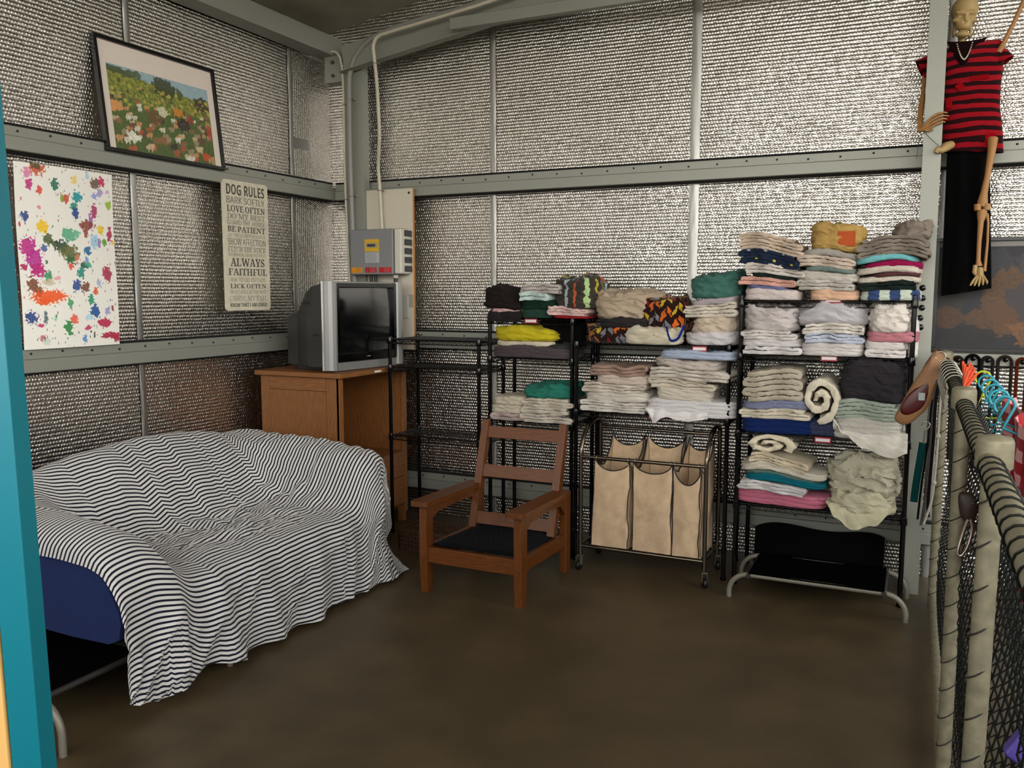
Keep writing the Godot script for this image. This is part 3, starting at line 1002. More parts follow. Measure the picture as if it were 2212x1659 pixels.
func build_tv_corner() -> void:
	# cabinet
	var w := wood(Color(0.6, 0.38, 0.19), 0.5)
	var o := thing("wooden_cabinet", "honey coloured wooden cabinet with open front under the television", "cabinet")
	var x0 := -3.79
	var x1 := -3.175
	var z0 := -5.02
	var z1 := -4.25
	var b := MB.new()
	b.box(Vector3((x0 + x1) / 2 + 0.005, 1.089, (z0 + z1) / 2), Vector3(x1 - x0 + 0.06, 0.032, z1 - z0 + 0.065), 0.006)
	part(b, "cabinet_top", w, o)
	for z in [z1 - 0.012, z0 + 0.012]:
		b = MB.new()
		b.box(Vector3(x0 + 0.035, 0.57, z), Vector3(0.07, 1.005, 0.024), 0.003)
		b.box(Vector3(x1 - 0.05, 0.57, z), Vector3(0.1, 1.005, 0.024), 0.003)
		b.box(Vector3((x0 + x1) / 2 - 0.015, 1.03, z), Vector3(x1 - x0 - 0.17, 0.085, 0.024), 0.0015)
		b.box(Vector3((x0 + x1) / 2 - 0.015, 0.16, z), Vector3(x1 - x0 - 0.17, 0.1, 0.024), 0.0015)
		var sp := part(b, "side_frame", w, o)
		b = MB.new()
		b.box(Vector3((x0 + x1) / 2 - 0.015, 0.5985, z), Vector3(x1 - x0 - 0.173, 0.774, 0.0235), 0.002)
		part(b, "side_panel", w, sp)
	b = MB.new()
	b.box(Vector3(x0 + 0.006, 0.57, (z0 + z1) / 2), Vector3(0.01, 1.0, z1 - z0 - 0.05), 0.001)
	b.box(Vector3((x0 + x1) / 2, 0.495, (z0 + z1) / 2), Vector3(x1 - x0 - 0.03, 0.016, z1 - z0 - 0.05), 0.001)
	b.box(Vector3((x0 + x1) / 2, 0.13, (z0 + z1) / 2), Vector3(x1 - x0 - 0.03, 0.016, z1 - z0 - 0.05), 0.001)
	b.box(Vector3((x0 + x1) / 2, 0.6, z1 - 0.03), Vector3(x1 - x0 - 0.04, 0.94, 0.01), 0.001)
	b.box(Vector3((x0 + x1) / 2, 0.6, z0 + 0.03), Vector3(x1 - x0 - 0.04, 0.94, 0.01), 0.001)
	b.box(Vector3((x0 + x1) / 2, 1.066, (z0 + z1) / 2), Vector3(x1 - x0 - 0.04, 0.008, z1 - z0 - 0.05), 0.001)
	part(b, "carcass", w, o)
	b = MB.new()
	for z in [z1 - 0.022, z0 + 0.022]:
		b = MB.new()
		b.box(Vector3(x1 - 0.01, 0.57, z), Vector3(0.022, 1.005, 0.044), 0.003)
		part(b, "front_stile", w, o)
	for q in [[0.415, 0.175], [0.23, 0.185]]:
		b = MB.new()
		b.box(Vector3(x1 - 0.008, q[0], (z0 + z1) / 2), Vector3(0.02, q[1], z1 - z0 - 0.094), 0.003)
		part(b, "drawer", w, o)
	for q in [Vector2(x0 + 0.03, z0 + 0.03), Vector2(x0 + 0.03, z1 - 0.03), Vector2(x1 - 0.03, z0 + 0.03), Vector2(x1 - 0.03, z1 - 0.03)]:
		b = MB.new()
		b.box(Vector3(q.x, 0.055, q.y), Vector3(0.045, 0.11, 0.045), 0.003)
		part(b, "leg", w, o)
	b = MB.new()
	b.box(Vector3(x1 + 0.0365, 1.089, -4.62), Vector3(0.001, 0.012, 0.075), 0.0002)
	part(b, "paper_tag", M(Color(0.85, 0.85, 0.85), 0.6), o)

	# CRT television
	var tv := thing("television", "silver and charcoal tube television standing on the cabinet", "television", Vector3(-3.205, 1.105, -4.6), deg_to_rad(83))
	var shell := M(Color(0.12, 0.12, 0.112), 0.5)
	b = MB.new()
	rect_loft(b, [[-0.03, -0.355, 0.355, 0.035, 0.552], [-0.13, -0.35, 0.35, 0.03, 0.53], [-0.2, -0.335, 0.335, 0.03, 0.49], [-0.3, -0.29, 0.29, 0.03, 0.4], [-0.36, -0.26, 0.26, 0.03, 0.36], [-0.46, -0.25, 0.25, 0.03, 0.34]])
	b.box(Vector3(0, 0.018, -0.2), Vector3(0.5, 0.036, 0.36), 0.003)
	var cs := part(b, "casing", shell, tv)
	b = MB.new()
	b.box(Vector3(-0.336, 0.43, -0.19), Vector3(0.02, 0.02, 0.06), 0.002)
	part(b, "side_grip", M(Color(0.05, 0.05, 0.05), 0.6), cs)
	b = MB.new()
	b.box(Vector3(-0.345, 0.23, -0.1), Vector3(0.02, 0.012, 0.05), 0.002)
	part(b, "side_socket", M(Color(0.05, 0.05, 0.05), 0.6), cs)
	var sil := M(Color(0.56, 0.56, 0.55), 0.38, 0.45)
	b = MB.new()
	b.box(Vector3(0, 0.03, -0.012), Vector3(0.6, 0.056, 0.036), 0.006)
	part(b, "base_strip", sil, tv)
	b = MB.new()
	b.box(Vector3(0, 0.556, -0.02), Vector3(0.62, 0.012, 0.03), 0.003)
	part(b, "top_strip", sil, tv)
	for sx in [-1.0, 1.0]:
		b = MB.new()
		var ol := PackedVector2Array()
		for q in [Vector2(0.283, -0.03), Vector2(0.283, 0.012), Vector2(0.292, 0.022), Vector2(0.312, 0.03), Vector2(0.335, 0.024), Vector2(0.352, 0.008), Vector2(0.362, -0.014), Vector2(0.364, -0.04)]:
			ol.append(Vector2(q.x * sx, q.y))
		# outline lies in x and depth: stand it up
		b.X = Transform3D(Basis(Vector3.RIGHT, Vector3(0, 0, 1), Vector3(0, 1, 0)), Vector3.ZERO)
		b.prism(ol, 0.012, 0.562)
		part(b, "speaker_column", sil, tv)
		b = MB.new()
		b.box(Vector3(0.3655 * sx, 0.287, -0.03), Vector3(0.006, 0.552, 0.012), 0.001)
		part(b, "trim_strip", M(Color(0.8, 0.8, 0.8), 0.25, 0.8), tv)
	var blk := M(Color(0.008, 0.008, 0.009), 0.15)
	b = MB.new()
	b.box(Vector3(0, 0.5375, 0.0), Vector3(0.566, 0.025, 0.03), 0.002)
	b.box(Vector3(0, 0.085, 0.0), Vector3(0.566, 0.05, 0.03), 0.002)
	b.box(Vector3(-0.271, 0.318, 0.0), Vector3(0.024, 0.42, 0.03), 0.002)
	b.box(Vector3(0.271, 0.318, 0.0), Vector3(0.024, 0.42, 0.03), 0.002)
	var bz := part(b, "bezel", blk, tv)
	b = MB.new()
	b.box(Vector3(0, 0.085, 0.0155), Vector3(0.034, 0.006, 0.001), 0.0003)
	part(b, "name_badge", M(Color(0.5, 0.5, 0.48), 0.4), bz)
	# gently bulged tube face
	var rows := []
	var uvs := []
	for i in 17:
		var row := []
		var uv := []
		for j in 13:
			var u := i / 8.0 - 1.0
			var v := j / 6.0 - 1.0
			row.append(Vector3(u * 0.262, 0.318 + v * 0.212, 0.006 - 0.012 * u * u - 0.01 * v * v))
			uv.append(Vector2(u, v))
		rows.append(row)
		uvs.append(uv)
	b = MB.new()
	b.grid(rows, uvs, 1.0)
	part(b, "tube_face", M(Color(0.035, 0.045, 0.045), 0.12, 0.0, 0.7), tv)

func build_gate() -> void:
	# teal gate post with its pale timber jamb, close to the lens
	var o := thing("gate_post", "teal painted gate post with cream jamb at the near left", "post", Vector3(-1.333, 0, -0.889))
	var lean := Basis(Vector3(0.44, 0, -0.9).normalized(), -0.026)
	var B := Basis(Vector3.UP, deg_to_rad(25.2))
	var b := MB.new()
	b.X = Transform3D(Basis(Vector3(0, 0, 1), 0.032) * B, Vector3(0.026, 0, 0))
	b.box(Vector3(0, 1.15, -0.025), Vector3(0.051, 2.3, 0.05), 0.003)
	part(b, "post", M(Color(0.0, 0.42, 0.48), 0.42), o)
	b = MB.new()
	b.X = Transform3D(Basis(Vector3(0, 0, 1), 0.032) * B, Vector3(0.026, 0, 0))
	b.box(Vector3(-0.0655, 1.15, -0.02), Vector3(0.078, 2.3, 0.05), 0.003)
	part(b, "jamb", M(Color(0.87, 0.68, 0.4), 0.55), o)

# ------------------------------------------------------------------ sofa under its striped sheet
func stripe_tex() -> ImageTexture:
	var im := Image.create(8, 64, false, Image.FORMAT_RGB8)
	for y in 64:
		var d := absf(y - 32.0) / 32.0
		var k := smoothstep(0.36, 0.46, d)
		for x in 8: im.set_pixel(x, y, Color(0.1, 0.105, 0.16).lerp(Color(0.8, 0.79, 0.775), k))
	return tex(im)

# stations along the sofa: z, then height of the sheet at each of the ten places across
const SOFA_X := [-3.66, -3.62, -3.52, -3.36, -3.2, -2.96, -2.74, -2.62, -2.57, -2.57]
const SOFA := [
	[-2.125, 0.56, 0.59, 0.60, 0.59, 0.585, 0.58, 0.56, 0.47, 0.27, 0.075],
	[-2.14, 0.60, 0.64, 0.655, 0.645, 0.64, 0.635, 0.60, 0.49, 0.27, 0.06],
	[-2.20, 0.61, 0.685, 0.70, 0.695, 0.685, 0.675, 0.63, 0.50, 0.26, 0.045],
	[-2.30, 0.62, 0.72, 0.735, 0.715, 0.70, 0.69, 0.635, 0.50, 0.26, 0.03],
	[-2.40, 0.64, 0.745, 0.765, 0.70, 0.65, 0.615, 0.58, 0.47, 0.25, 0.05],
	[-2.52, 0.66, 0.77, 0.79, 0.64, 0.48, 0.47, 0.46, 0.41, 0.22, 0.06],
	[-2.8, 0.68, 0.81, 0.83, 0.67, 0.46, 0.45, 0.45, 0.41, 0.22, 0.03],
	[-3.2, 0.68, 0.825, 0.845, 0.68, 0.47, 0.45, 0.45, 0.42, 0.23, 0.02],
	[-3.52, 0.68, 0.80, 0.815, 0.68, 0.48, 0.46, 0.45, 0.42, 0.23, 0.02],
	[-3.66, 0.67, 0.775, 0.785, 0.71, 0.58, 0.53, 0.5, 0.44, 0.23, 0.02],
	[-3.76, 0.66, 0.765, 0.77, 0.75, 0.73, 0.71, 0.68, 0.56, 0.25, 0.02],
	[-3.86, 0.66, 0.765, 0.77, 0.76, 0.755, 0.74, 0.715, 0.62, 0.28, 0.02],
	[-3.95, 0.62, 0.74, 0.75, 0.745, 0.735, 0.72, 0.70, 0.61, 0.28, 0.02],
	[-3.985, 0.5, 0.6, 0.62, 0.6, 0.58, 0.57, 0.56, 0.48, 0.24, 0.02],
	[-4.0, 0.38, 0.42, 0.42, 0.4, 0.38, 0.36, 0.34, 0.28, 0.16, 0.02]]

func catmull(a: float, b: float, c: float, d: float, t: float) -> float:
	return 0.5 * ((2 * b) + (-a + c) * t + (2 * a - 5 * b + 4 * c - d) * t * t + (-a + 3 * b - 3 * c + d) * t * t * t)

func build_sofa() -> void:
	var blue := cloth(Color(0.15, 0.2, 0.38))
	var o := thing("sofa", "blue sofa draped in a striped sheet along the left wall", "sofa")
	var b := MB.new()
	b.box(Vector3(-3.08, 0.345, -3.06), Vector3(0.9, 0.15, 1.4), 0.03)
	part(b, "seat", blue, o)
	b = MB.new()
	b.box(Vector3(-3.54, 0.51, -3.06), Vector3(0.12, 0.46, 1.4), 0.05)
	part(b, "backrest", blue, o)
	for q in [[-2.155, -2.385, -0.03], [-3.78, -3.93, 0.0]]:
		b = MB.new()
		var ol := PackedVector2Array()
		# outline of the arm: rounded belly below, sloping top
		for p in [Vector2(-3.58, 0.33), Vector2(-3.4, 0.295), Vector2(-3.15, 0.275), Vector2(-2.9, 0.27), Vector2(-2.7, 0.275), Vector2(-2.645, 0.3), Vector2(-2.63, 0.36), Vector2(-2.64, 0.46), Vector2(-2.7, 0.56), Vector2(-2.76, 0.6), Vector2(-2.96, 0.655), Vector2(-3.2, 0.675), Vector2(-3.4, 0.7), Vector2(-3.55, 0.72), Vector2(-3.6, 0.68)]:
			ol.append(Vector2(minf(p.x, -2.63 if q[2] < 0.0 else -2.8 + 0.0 * p.y), p.y + (q[2] if p.y > 0.4 else 0.0) - (0.02 if p.y > 0.4 else 0.0)))
		b.prism(ol, q[1], q[0])
		part(b, "arm", blue, o)
	b = MB.new()
	b.box(Vector3(-3.1, 0.243, -3.05), Vector3(0.86, 0.055, 1.6), 0.01)
	part(b, "base", M(Color(0.02, 0.02, 0.022), 0.8), o)
	for q in [Vector2(-2.68, -2.34), Vector2(-3.5, -2.34), Vector2(-2.68, -3.8), Vector2(-3.5, -3.8)]:
		b = MB.new()
		b.X = Transform3D(Basis(), Vector3(q.x, 0, q.y))
		b.lathe([Vector2(0, 0), Vector2(0.014, 0), Vector2(0.022, 0.02), Vector2(0.024, 0.22), Vector2(0, 0.22)], 12)
		part(b, "foot", M(Color(0.42, 0.4, 0.36), 0.4, 0.6), o)

	# the sheet
	var f := FastNoiseLite.new()
	f.seed = 41
	f.frequency = 1.0
	f.fractal_octaves = 2
	var nz := 150
	var nx := 110
	var rows := []
	var uvs := []
	for i in nz + 1:
		var fi := float(i) / nz * (SOFA.size() - 1)
		var i1 := mini(int(fi), SOFA.size() - 2)
		var ti := fi - i1
		var r0: Array = SOFA[maxi(i1 - 1, 0)]
		var r1: Array = SOFA[i1]
		var r2: Array = SOFA[i1 + 1]
		var r3: Array = SOFA[mini(i1 + 2, SOFA.size() - 1)]
		var z := catmull(r0[0], r1[0], r2[0], r3[0], ti)
		var ys := []
		for j in 10: ys.append(catmull(r0[j + 1], r1[j + 1], r2[j + 1], r3[j + 1], ti))
		var row := []
		var uv := []
		for j in nx + 1:
			var fj := float(j) / nx * 9.0
			var j1 := mini(int(fj), 8)
			var tj := fj - j1
			var x := catmull(SOFA_X[maxi(j1 - 1, 0)], SOFA_X[j1], SOFA_X[j1 + 1], SOFA_X[mini(j1 + 2, 9)], tj)
			var y := catmull(ys[maxi(j1 - 1, 0)], ys[j1], ys[j1 + 1], ys[mini(j1 + 2, 9)], tj)
			var q := Vector3(x, y, z)
			var ss := float(i) / nz
			# far end: sheet flares at the floor; near front corner: a long hanging point
			var low := clampf(1.0 - y / 0.45, 0, 1)
			var front := smoothstep(6.2, 8.0, fj)
			if ss > 0.8: q += Vector3(0.035 * low * front * (ss - 0.8) / 0.2, 0, -0.02 * low * (ss - 0.8) / 0.2)
			var tail := smoothstep(0.72, 0.86, ss)
			q.x -= tail * (0.04 * smoothstep(6.4, 7.2, fj) + 0.085 * smoothstep(7.0, 7.9, fj) * (1.0 - smoothstep(8.0, 9.0, fj)))
			# folds: long soft creases down the front, wrinkles where seat meets back
			var fold := sin(z * 21.0 + 1.6 * f.get_noise_2d(z * 1.7, y * 1.2)) * 0.5 + 0.5
			fold = pow(fold, 3.0)
			var crease := 1.0 - absf(f.get_noise_2d(z * 1.9 + y * 0.8, 20.0 + y * 0.5 - x * 0.6))
			var amp := 0.003 + 0.034 * front * (0.35 + low)
			q.x += amp * (fold - 0.3) + 0.012 * front * f.get_noise_2d(z * 2.6, y * 3.0)
			q.x += 0.03 * front * pow(crease, 12.0)
			var drape := 1.0 - absf(f.get_noise_2d(z * 1.1 + 5.0, y * 1.9 + z * 1.3))
			q.x += 0.02 * front * pow(drape, 16.0)
			q.y += 0.009 * (1.0 - front) * f.get_noise_3d(x * 3.0, 2.0, z * 3.0)
			q += Vector3(0.5, 0.6, 0) * 0.014 * (1.0 - front) * pow(1.0 - absf(f.get_noise_3d(x * 0.8 + z * 0.9, 31.0 + y * 0.6, z * 0.9)), 14.0)
			# bunched cloth in the seat
			var seat := smoothstep(3.4, 4.2, fj) * (1.0 - smoothstep(5.2, 6.6, fj)) * smoothstep(0.36, 0.44, ss) * (1.0 - smoothstep(0.66, 0.74, ss))
			q.y += seat * 0.055 * absf(f.get_noise_3d(x * 5.0 + z * 2.0, 7.0, z * 3.4 - x * 3.0))
			# gathers hanging off the far arm and the back
			var gather := smoothstep(0.6, 0.75, ss) * (1.0 - front)
			q.y += gather * 0.012 * pow(absf(sin(x * 26.0 + 5.0 * z + 2.0 * f.get_noise_2d(x * 3.0, z * 2.0))), 2.0)
			# hem line that rises and falls
			if j1 >= 8: q.x += 0.05 * tail * smoothstep(8.6, 9.0, fj)
			if j1 >= 8: q.y += 0.014 * low * (f.get_noise_2d(z * 3.1, 9.0) + 0.35)
			q.y = maxf(q.y, 0.006 + 0.004 * sin(z * 17.0))
			row.append(q)
		# arc length measured from the front edge, so that the stripes run along the seat
		var acc := 0.0
		uv.resize(nx + 1)
		var ref := int(nx * 0.77)
		for j in range(ref, nx + 1):
			if j > ref: acc += row[j].distance_to(row[j - 1])
			uv[j] = Vector2(z, acc / 0.0215)
		acc = 0.0
		for j in range(ref - 1, -1, -1):
			acc -= row[j].distance_to(row[j + 1])
			uv[j] = Vector2(z, acc / 0.0215)
		rows.append(row)
		uvs.append(uv)
	b = MB.new()
	b.sheet(rows, uvs, 0.003)
	var st := stripe_tex()
	o = thing("striped_sheet", "navy and white striped sheet thrown over the sofa", "sheet")
	part(b, "cloth", cloth(Color.WHITE, st, 1.0), o)

	# raised dog beds on bent tube legs
	raised_bed("raised_bed", "black raised dog bed poking out under the sofa end", Vector3(-3.04, 0, -2.27), 0.66, 0.84, 0.18)
	raised_bed("raised_bed", "black raised dog bed on pale legs under tall rack", Vector3(-0.395, 0, -4.62), 0.65, 0.4, 0.13)

func raised_bed(called: String, label: String, at: Vector3, w: float, d: float, h: float) -> void:
	var o := thing(called, label, "dog bed", at, 0, "raised dog beds")
	var b := MB.new()
	var pipe := M(Color(0.5, 0.48, 0.43), 0.5, 0.3)
	for sz in [-1.0, 1.0]:
		b = MB.new()
		var z: float = sz * (d / 2 - 0.02)
		var rr := minf(0.11, h - 0.03)
		var pts := [Vector3(-w / 2 - rr, 0, z), Vector3(-w / 2 - rr, h - rr, z)]
		pts += arc(Vector3(-w / 2, h - rr, z), Vector3.LEFT, Vector3.UP, rr, 0.2, PI / 2, 7)
		pts += arc(Vector3(w / 2, h - rr, z), Vector3.UP, Vector3.RIGHT, rr, 0, PI / 2 - 0.2, 7)
		pts += [Vector3(w / 2 + rr, h - rr, z), Vector3(w / 2 + rr, 0, z)]
		b.tube(pts, 0.0135, 12)
		part(b, "leg_hoop", pipe, o)
	for sx in [-1.0, 1.0]:
		b = MB.new()
		b.cyl(Vector3(sx * w / 2, h, -d / 2), Vector3(sx * w / 2, h, d / 2), 0.0125)
		part(b, "side_rail", M(Color(0.2, 0.19, 0.18), 0.5, 0.3), o)
	var rows := []
	var uvs := []
	for i in 13:
		var row := []
		var uv := []
		for j in 9:
			var u := i / 12.0 * 2 - 1
			var v := j / 8.0 * 2 - 1
			row.append(Vector3(u * w / 2, h + 0.014 - 0.018 * (1 - u * u) * (1 - v * v), v * (d / 2 - 0.0)))
			uv.append(Vector2(u, v))
		rows.append(row)
		uvs.append(uv)
	b = MB.new()
	b.sheet(rows, uvs, 0.004)
	part(b, "bed_cloth", M(Color(0.012, 0.012, 0.013), 1.0, 0.0, 0.1), o)

func build_crate() -> void:
	# small brown lattice crate on the floor behind the armchair
	var o := thing("lattice_crate", "small brown lattice crate on floor behind the armchair", "crate", Vector3(-2.68, 0, -4.52))
	var m := M(Color(0.3, 0.2, 0.13), 0.6)
	var w := 0.34
	var d := 0.24
	var h := 0.13
	var b := MB.new()
	b.box(Vector3(0, 0.008, 0), Vector3(w, 0.016, d), 0.002)
	part(b, "base", m, o)
	for sd in [[Vector3(0, 0, d / 2), w, Vector3.RIGHT], [Vector3(0, 0, -d / 2), w, Vector3.RIGHT], [Vector3(w / 2, 0, 0), d, Vector3.BACK], [Vector3(-w / 2, 0, 0), d, Vector3.BACK]]:
		b = MB.new()
		var c: Vector3 = sd[0]
		var l: float = sd[1]
		var ax: Vector3 = sd[2]
		var th := Vector3(0.008, 0.008, 0.008)
		for y in [0.02, 0.045, 0.07, 0.095, h - 0.008]:
			b.box(c + Vector3.UP * y, ax * l + (Vector3.ONE - ax.abs()) * 0.008 + Vector3.UP * (0.012 if y > 0.1 else 0.004), 0.001)
		var n := int(l / 0.026)
		for k in n + 1:
			b.box(c + ax * (-l / 2 + l * k / n) + Vector3.UP * h / 2, Vector3(0.008, h, 0.008), 0.001)
		part(b, "side", m, o)

func build_dark_mat() -> void:
	# black mat standing on edge at the back under the tall rack
	var b := MB.new()
	var rows := []
	var uvs := []
	for i in 25:
		var row := []
		var uv := []
		for j in 11:
			var u := i / 24.0
			var v := j / 10.0
			row.append(Vector3(lerpf(-0.775, -0.09, u), v * (0.27 + 0.012 * sin(u * 8.0) - 0.03 * pow(absf(u * 2 - 1), 6.0)), -4.93 - 0.08 * v + 0.015 * sin(u * 5.0)))
			uv.append(Vector2(u, v))
		rows.append(row)
		uvs.append(uv)
	b.sheet(rows, uvs, 0.035)
	var o := part(b, "dark_mat", cloth(Color(0.014, 0.014, 0.015)))
	tag(o, "black padded mat propped on edge under the tall rack", "mat")

# ------------------------------------------------------------------ armchair frame
func build_chair() -> void:
	var o := thing("armchair_frame", "reddish wooden armchair frame with dark woven seat pad", "chair")
	var w := wood(Color(0.45, 0.245, 0.08), 0.36)
	var b := MB.new()
	var xl := -2.31
	var xr := -1.755
	var zf := -3.83
	var zb := -4.44
	for x in [xl, xr]:
		# front leg: widens into the arm
		b = MB.new()
		var ol := PackedVector2Array([Vector2(-0.024, 0), Vector2(0.024, 0), Vector2(0.034, 0.2), Vector2(0.034, 0.4), Vector2(0.02, 0.47), Vector2(-0.02, 0.485), Vector2(-0.034, 0.46), Vector2(-0.034, 0.2)])
		b.X = Transform3D(Basis(Vector3.UP, PI / 2), Vector3(x, 0, zf))
		b.prism(ol, -0.022, 0.022)
		part(b, "front_leg", w, o)
		b = MB.new()
		b.box(Vector3(x, 0.235, zb), Vector3(0.044, 0.47, 0.07), 0.005)
		part(b, "back_leg", w, o)
		# under-arm rail with a curved bracket, and the broad arm top
		b = MB.new()
		ol = PackedVector2Array([Vector2(-0.61, 0.4), Vector2(-0.61, 0.47), Vector2(0.0, 0.47), Vector2(0.0, 0.37), Vector2(-0.1, 0.415), Vector2(-0.3, 0.42), Vector2(-0.5, 0.41), Vector2(-0.56, 0.36), Vector2(-0.61, 0.3)])
		b.X = Transform3D(Basis(Vector3(0, 0, -1), Vector3.UP, Vector3.RIGHT), Vector3(x, 0, zf))
		for k in ol.size(): ol[k].x = -ol[k].x
		b.prism(ol, -0.016, 0.016)
		part(b, "arm_rail", w, o)
		b = MB.new()
		b.X = Transform3D(Basis(Vector3.RIGHT, -0.03), Vector3(x, 0.483, zf - 0.24))
		var ao := PackedVector2Array()
		for q in [[0.03, 0.30, 0.0], [-0.03, 0.30, PI / 2], [-0.026, -0.33, PI], [0.026, -0.33, -PI / 2]]:
			for k in 4:
				var a: float = q[2] + k * PI / 6
				ao.append(Vector2(q[0] + 0.022 * cos(a), q[1] + 0.022 * sin(a)))
		b.X = b.X * Transform3D(Basis(Vector3.RIGHT, PI / 2), Vector3.ZERO)
		b.prism(ao, -0.013, 0.013)
		part(b, "armrest", w, o)
		b = MB.new()
		b.bar(Vector3(x, 0.21, zf), Vector3(x, 0.19, zb), 0.03, 0.075, 0.004)
		part(b, "side_rail", w, o)
	b = MB.new()
	b.box(Vector3((xl + xr) / 2, 0.205, zf + 0.004), Vector3(xr - xl - 0.04, 0.085, 0.028), 0.004)
	part(b, "front_rail", w, o)
	b = MB.new()
	b.box(Vector3((xl + xr) / 2, 0.185, zb), Vector3(xr - xl - 0.04, 0.07, 0.028), 0.004)
	part(b, "back_rail", w, o)
	# leaning back frame
	var lean := Basis(Vector3.RIGHT, -0.30)
	var base := Vector3((xl + xr) / 2, 0.235, -4.31)
	var hw := 0.247
	for sx in [-1.0, 1.0]:
		b = MB.new()
		b.X = Transform3D(lean, base)
		var ol := PackedVector2Array([Vector2(-0.018, 0), Vector2(0.022, 0), Vector2(0.03, 0.3), Vector2(0.024, 0.5), Vector2(0.012, 0.63), Vector2(-0.022, 0.635), Vector2(-0.022, 0.3)])
		b.X = b.X * Transform3D(Basis(Vector3.UP, PI / 2), Vector3(sx * hw, 0, 0))
		b.prism(ol, -0.022, 0.022)
		part(b, "back_upright", w, o)
	for q in [[0.565, 0.07], [0.335, 0.075], [0.06, 0.075]]:
		b = MB.new()
		b.X = Transform3D(lean, base)
		b.box(Vector3(0, q[0], 0.002), Vector3(hw * 2 - 0.04, q[1], 0.022), 0.003)
		part(b, "back_slat", w, o)
	# woven dark seat pad
	o = thing("seat_pad", "dark navy woven pad lying on the armchair seat", "cushion")
	var f := FastNoiseLite.new()
	f.seed = 5
	f.frequency = 0.02
	var rows := []
	var uvs := []
	for i in 61:
		var row := []
		var uv := []
		for j in 61:
			var u := i / 60.0 * 2 - 1
			var v := j / 60.0 * 2 - 1
			var edge := (1.0 - pow(absf(u), 8.0)) * (1.0 - pow(absf(v), 8.0))
			var bump := 0.009 * absf(sin(u * 26.0 + (1.57 if int((v + 1) * 9) % 2 else 0.0))) * absf(sin((v + 1) * 9 * PI))
			var zz := lerpf(-3.85, -4.4, (v + 1) / 2)
			var yy := lerpf(0.255, 0.215, (v + 1) / 2)
			var back_lip := 0.07 * smoothstep(0.55, 1.0, -0.0 + v)
			row.append(Vector3((xl + xr) / 2 + u * (0.245 + 0.006 * f.get_noise_1d(v * 200)), yy + edge * (0.018 + bump) + back_lip * 0.5, zz))
			uv.append(Vector2(u, v))
		rows.append(row)
		uvs.append(uv)
	b = MB.new()
	b.sheet(rows, uvs, 0.012)
	part(b, "pad", cloth(Color(0.05, 0.056, 0.075)), o)
# paint blots: place and size in thousandths of the sheet, then the paint's colour
const BLOTS := [
	208,22,74,33,200,75,45,202,10,54,20,85,75,45,113,53,47,27,215,120,160,129,109,35,27,190,35,115,215,138,27,22,215,60,50,369,98,40,31,25,105,75,
	568,58,32,26,235,205,110,708,24,18,24,170,200,220,795,65,51,29,100,75,55,870,49,40,27,185,30,80,786,136,35,18,140,150,215,848,111,32,25,160,150,200,
	936,105,21,15,210,170,200,441,165,24,25,125,150,40,479,167,27,25,195,70,50,593,152,51,33,15,140,150,555,206,40,23,40,130,110,571,248,35,34,25,60,130,
	944,177,37,26,140,180,45,213,230,18,9,225,130,150,76,282,35,25,25,55,125,28,326,9,12,200,50,50,234,331,54,38,240,190,20,774,225,32,45,165,45,90,
	735,284,27,41,150,90,170,687,306,81,27,130,60,45,672,351,27,27,140,65,50,841,326,40,26,235,195,40,880,398,24,25,80,150,40,946,352,29,41,165,35,70,
	981,398,13,15,240,190,60,769,395,56,38,155,195,225,819,406,21,23,150,130,190,489,365,74,38,80,165,125,570,359,40,20,110,180,150,279,400,47,31,70,85,45,
	339,421,40,20,60,75,45,406,430,60,31,35,60,45,480,464,94,41,90,95,45,492,506,47,24,45,95,50,487,542,29,19,225,75,45,560,495,24,27,200,110,80,
	89,447,74,55,185,25,125,141,518,67,66,180,30,135,166,571,67,34,185,25,110,38,554,29,19,170,25,80,237,451,32,18,70,90,150,248,526,13,16,70,100,80,
	678,452,37,25,25,95,150,663,500,21,18,110,150,210,633,536,40,19,20,85,65,680,533,35,16,60,165,130,587,580,40,33,30,130,120,888,580,54,45,165,35,65,
	253,605,35,34,45,140,90,259,636,54,20,210,190,160,340,612,35,12,230,160,170,103,649,51,41,115,60,35,163,681,33,34,120,65,30,263,712,168,36,240,75,15,
	195,741,67,20,235,80,20,535,652,45,34,30,60,140,626,661,48,30,110,60,40,781,637,24,20,160,175,215,736,686,27,23,230,85,50,684,732,35,34,30,140,95,
	458,752,27,27,60,150,90,74,825,54,36,25,50,120,720,800,54,38,20,70,140,868,798,32,27,160,150,200,929,783,16,19,130,40,45,303,832,16,15,130,205,160,
	204,830,21,34,80,100,105,427,887,43,41,30,120,50,489,840,40,26,230,85,55,651,834,40,18,180,215,235,158,871,27,12,200,40,110,825,869,81,26,180,20,65,
	636,893,32,16,190,40,90,904,943,128,19,165,15,45,964,962,40,20,165,15,45,594,958,24,25,70,130,200,176,940,40,20,190,100,100,209,961,40,20,200,215,195,
	702,936,10,20,70,80,75,662,918,10,9,60,60,60]
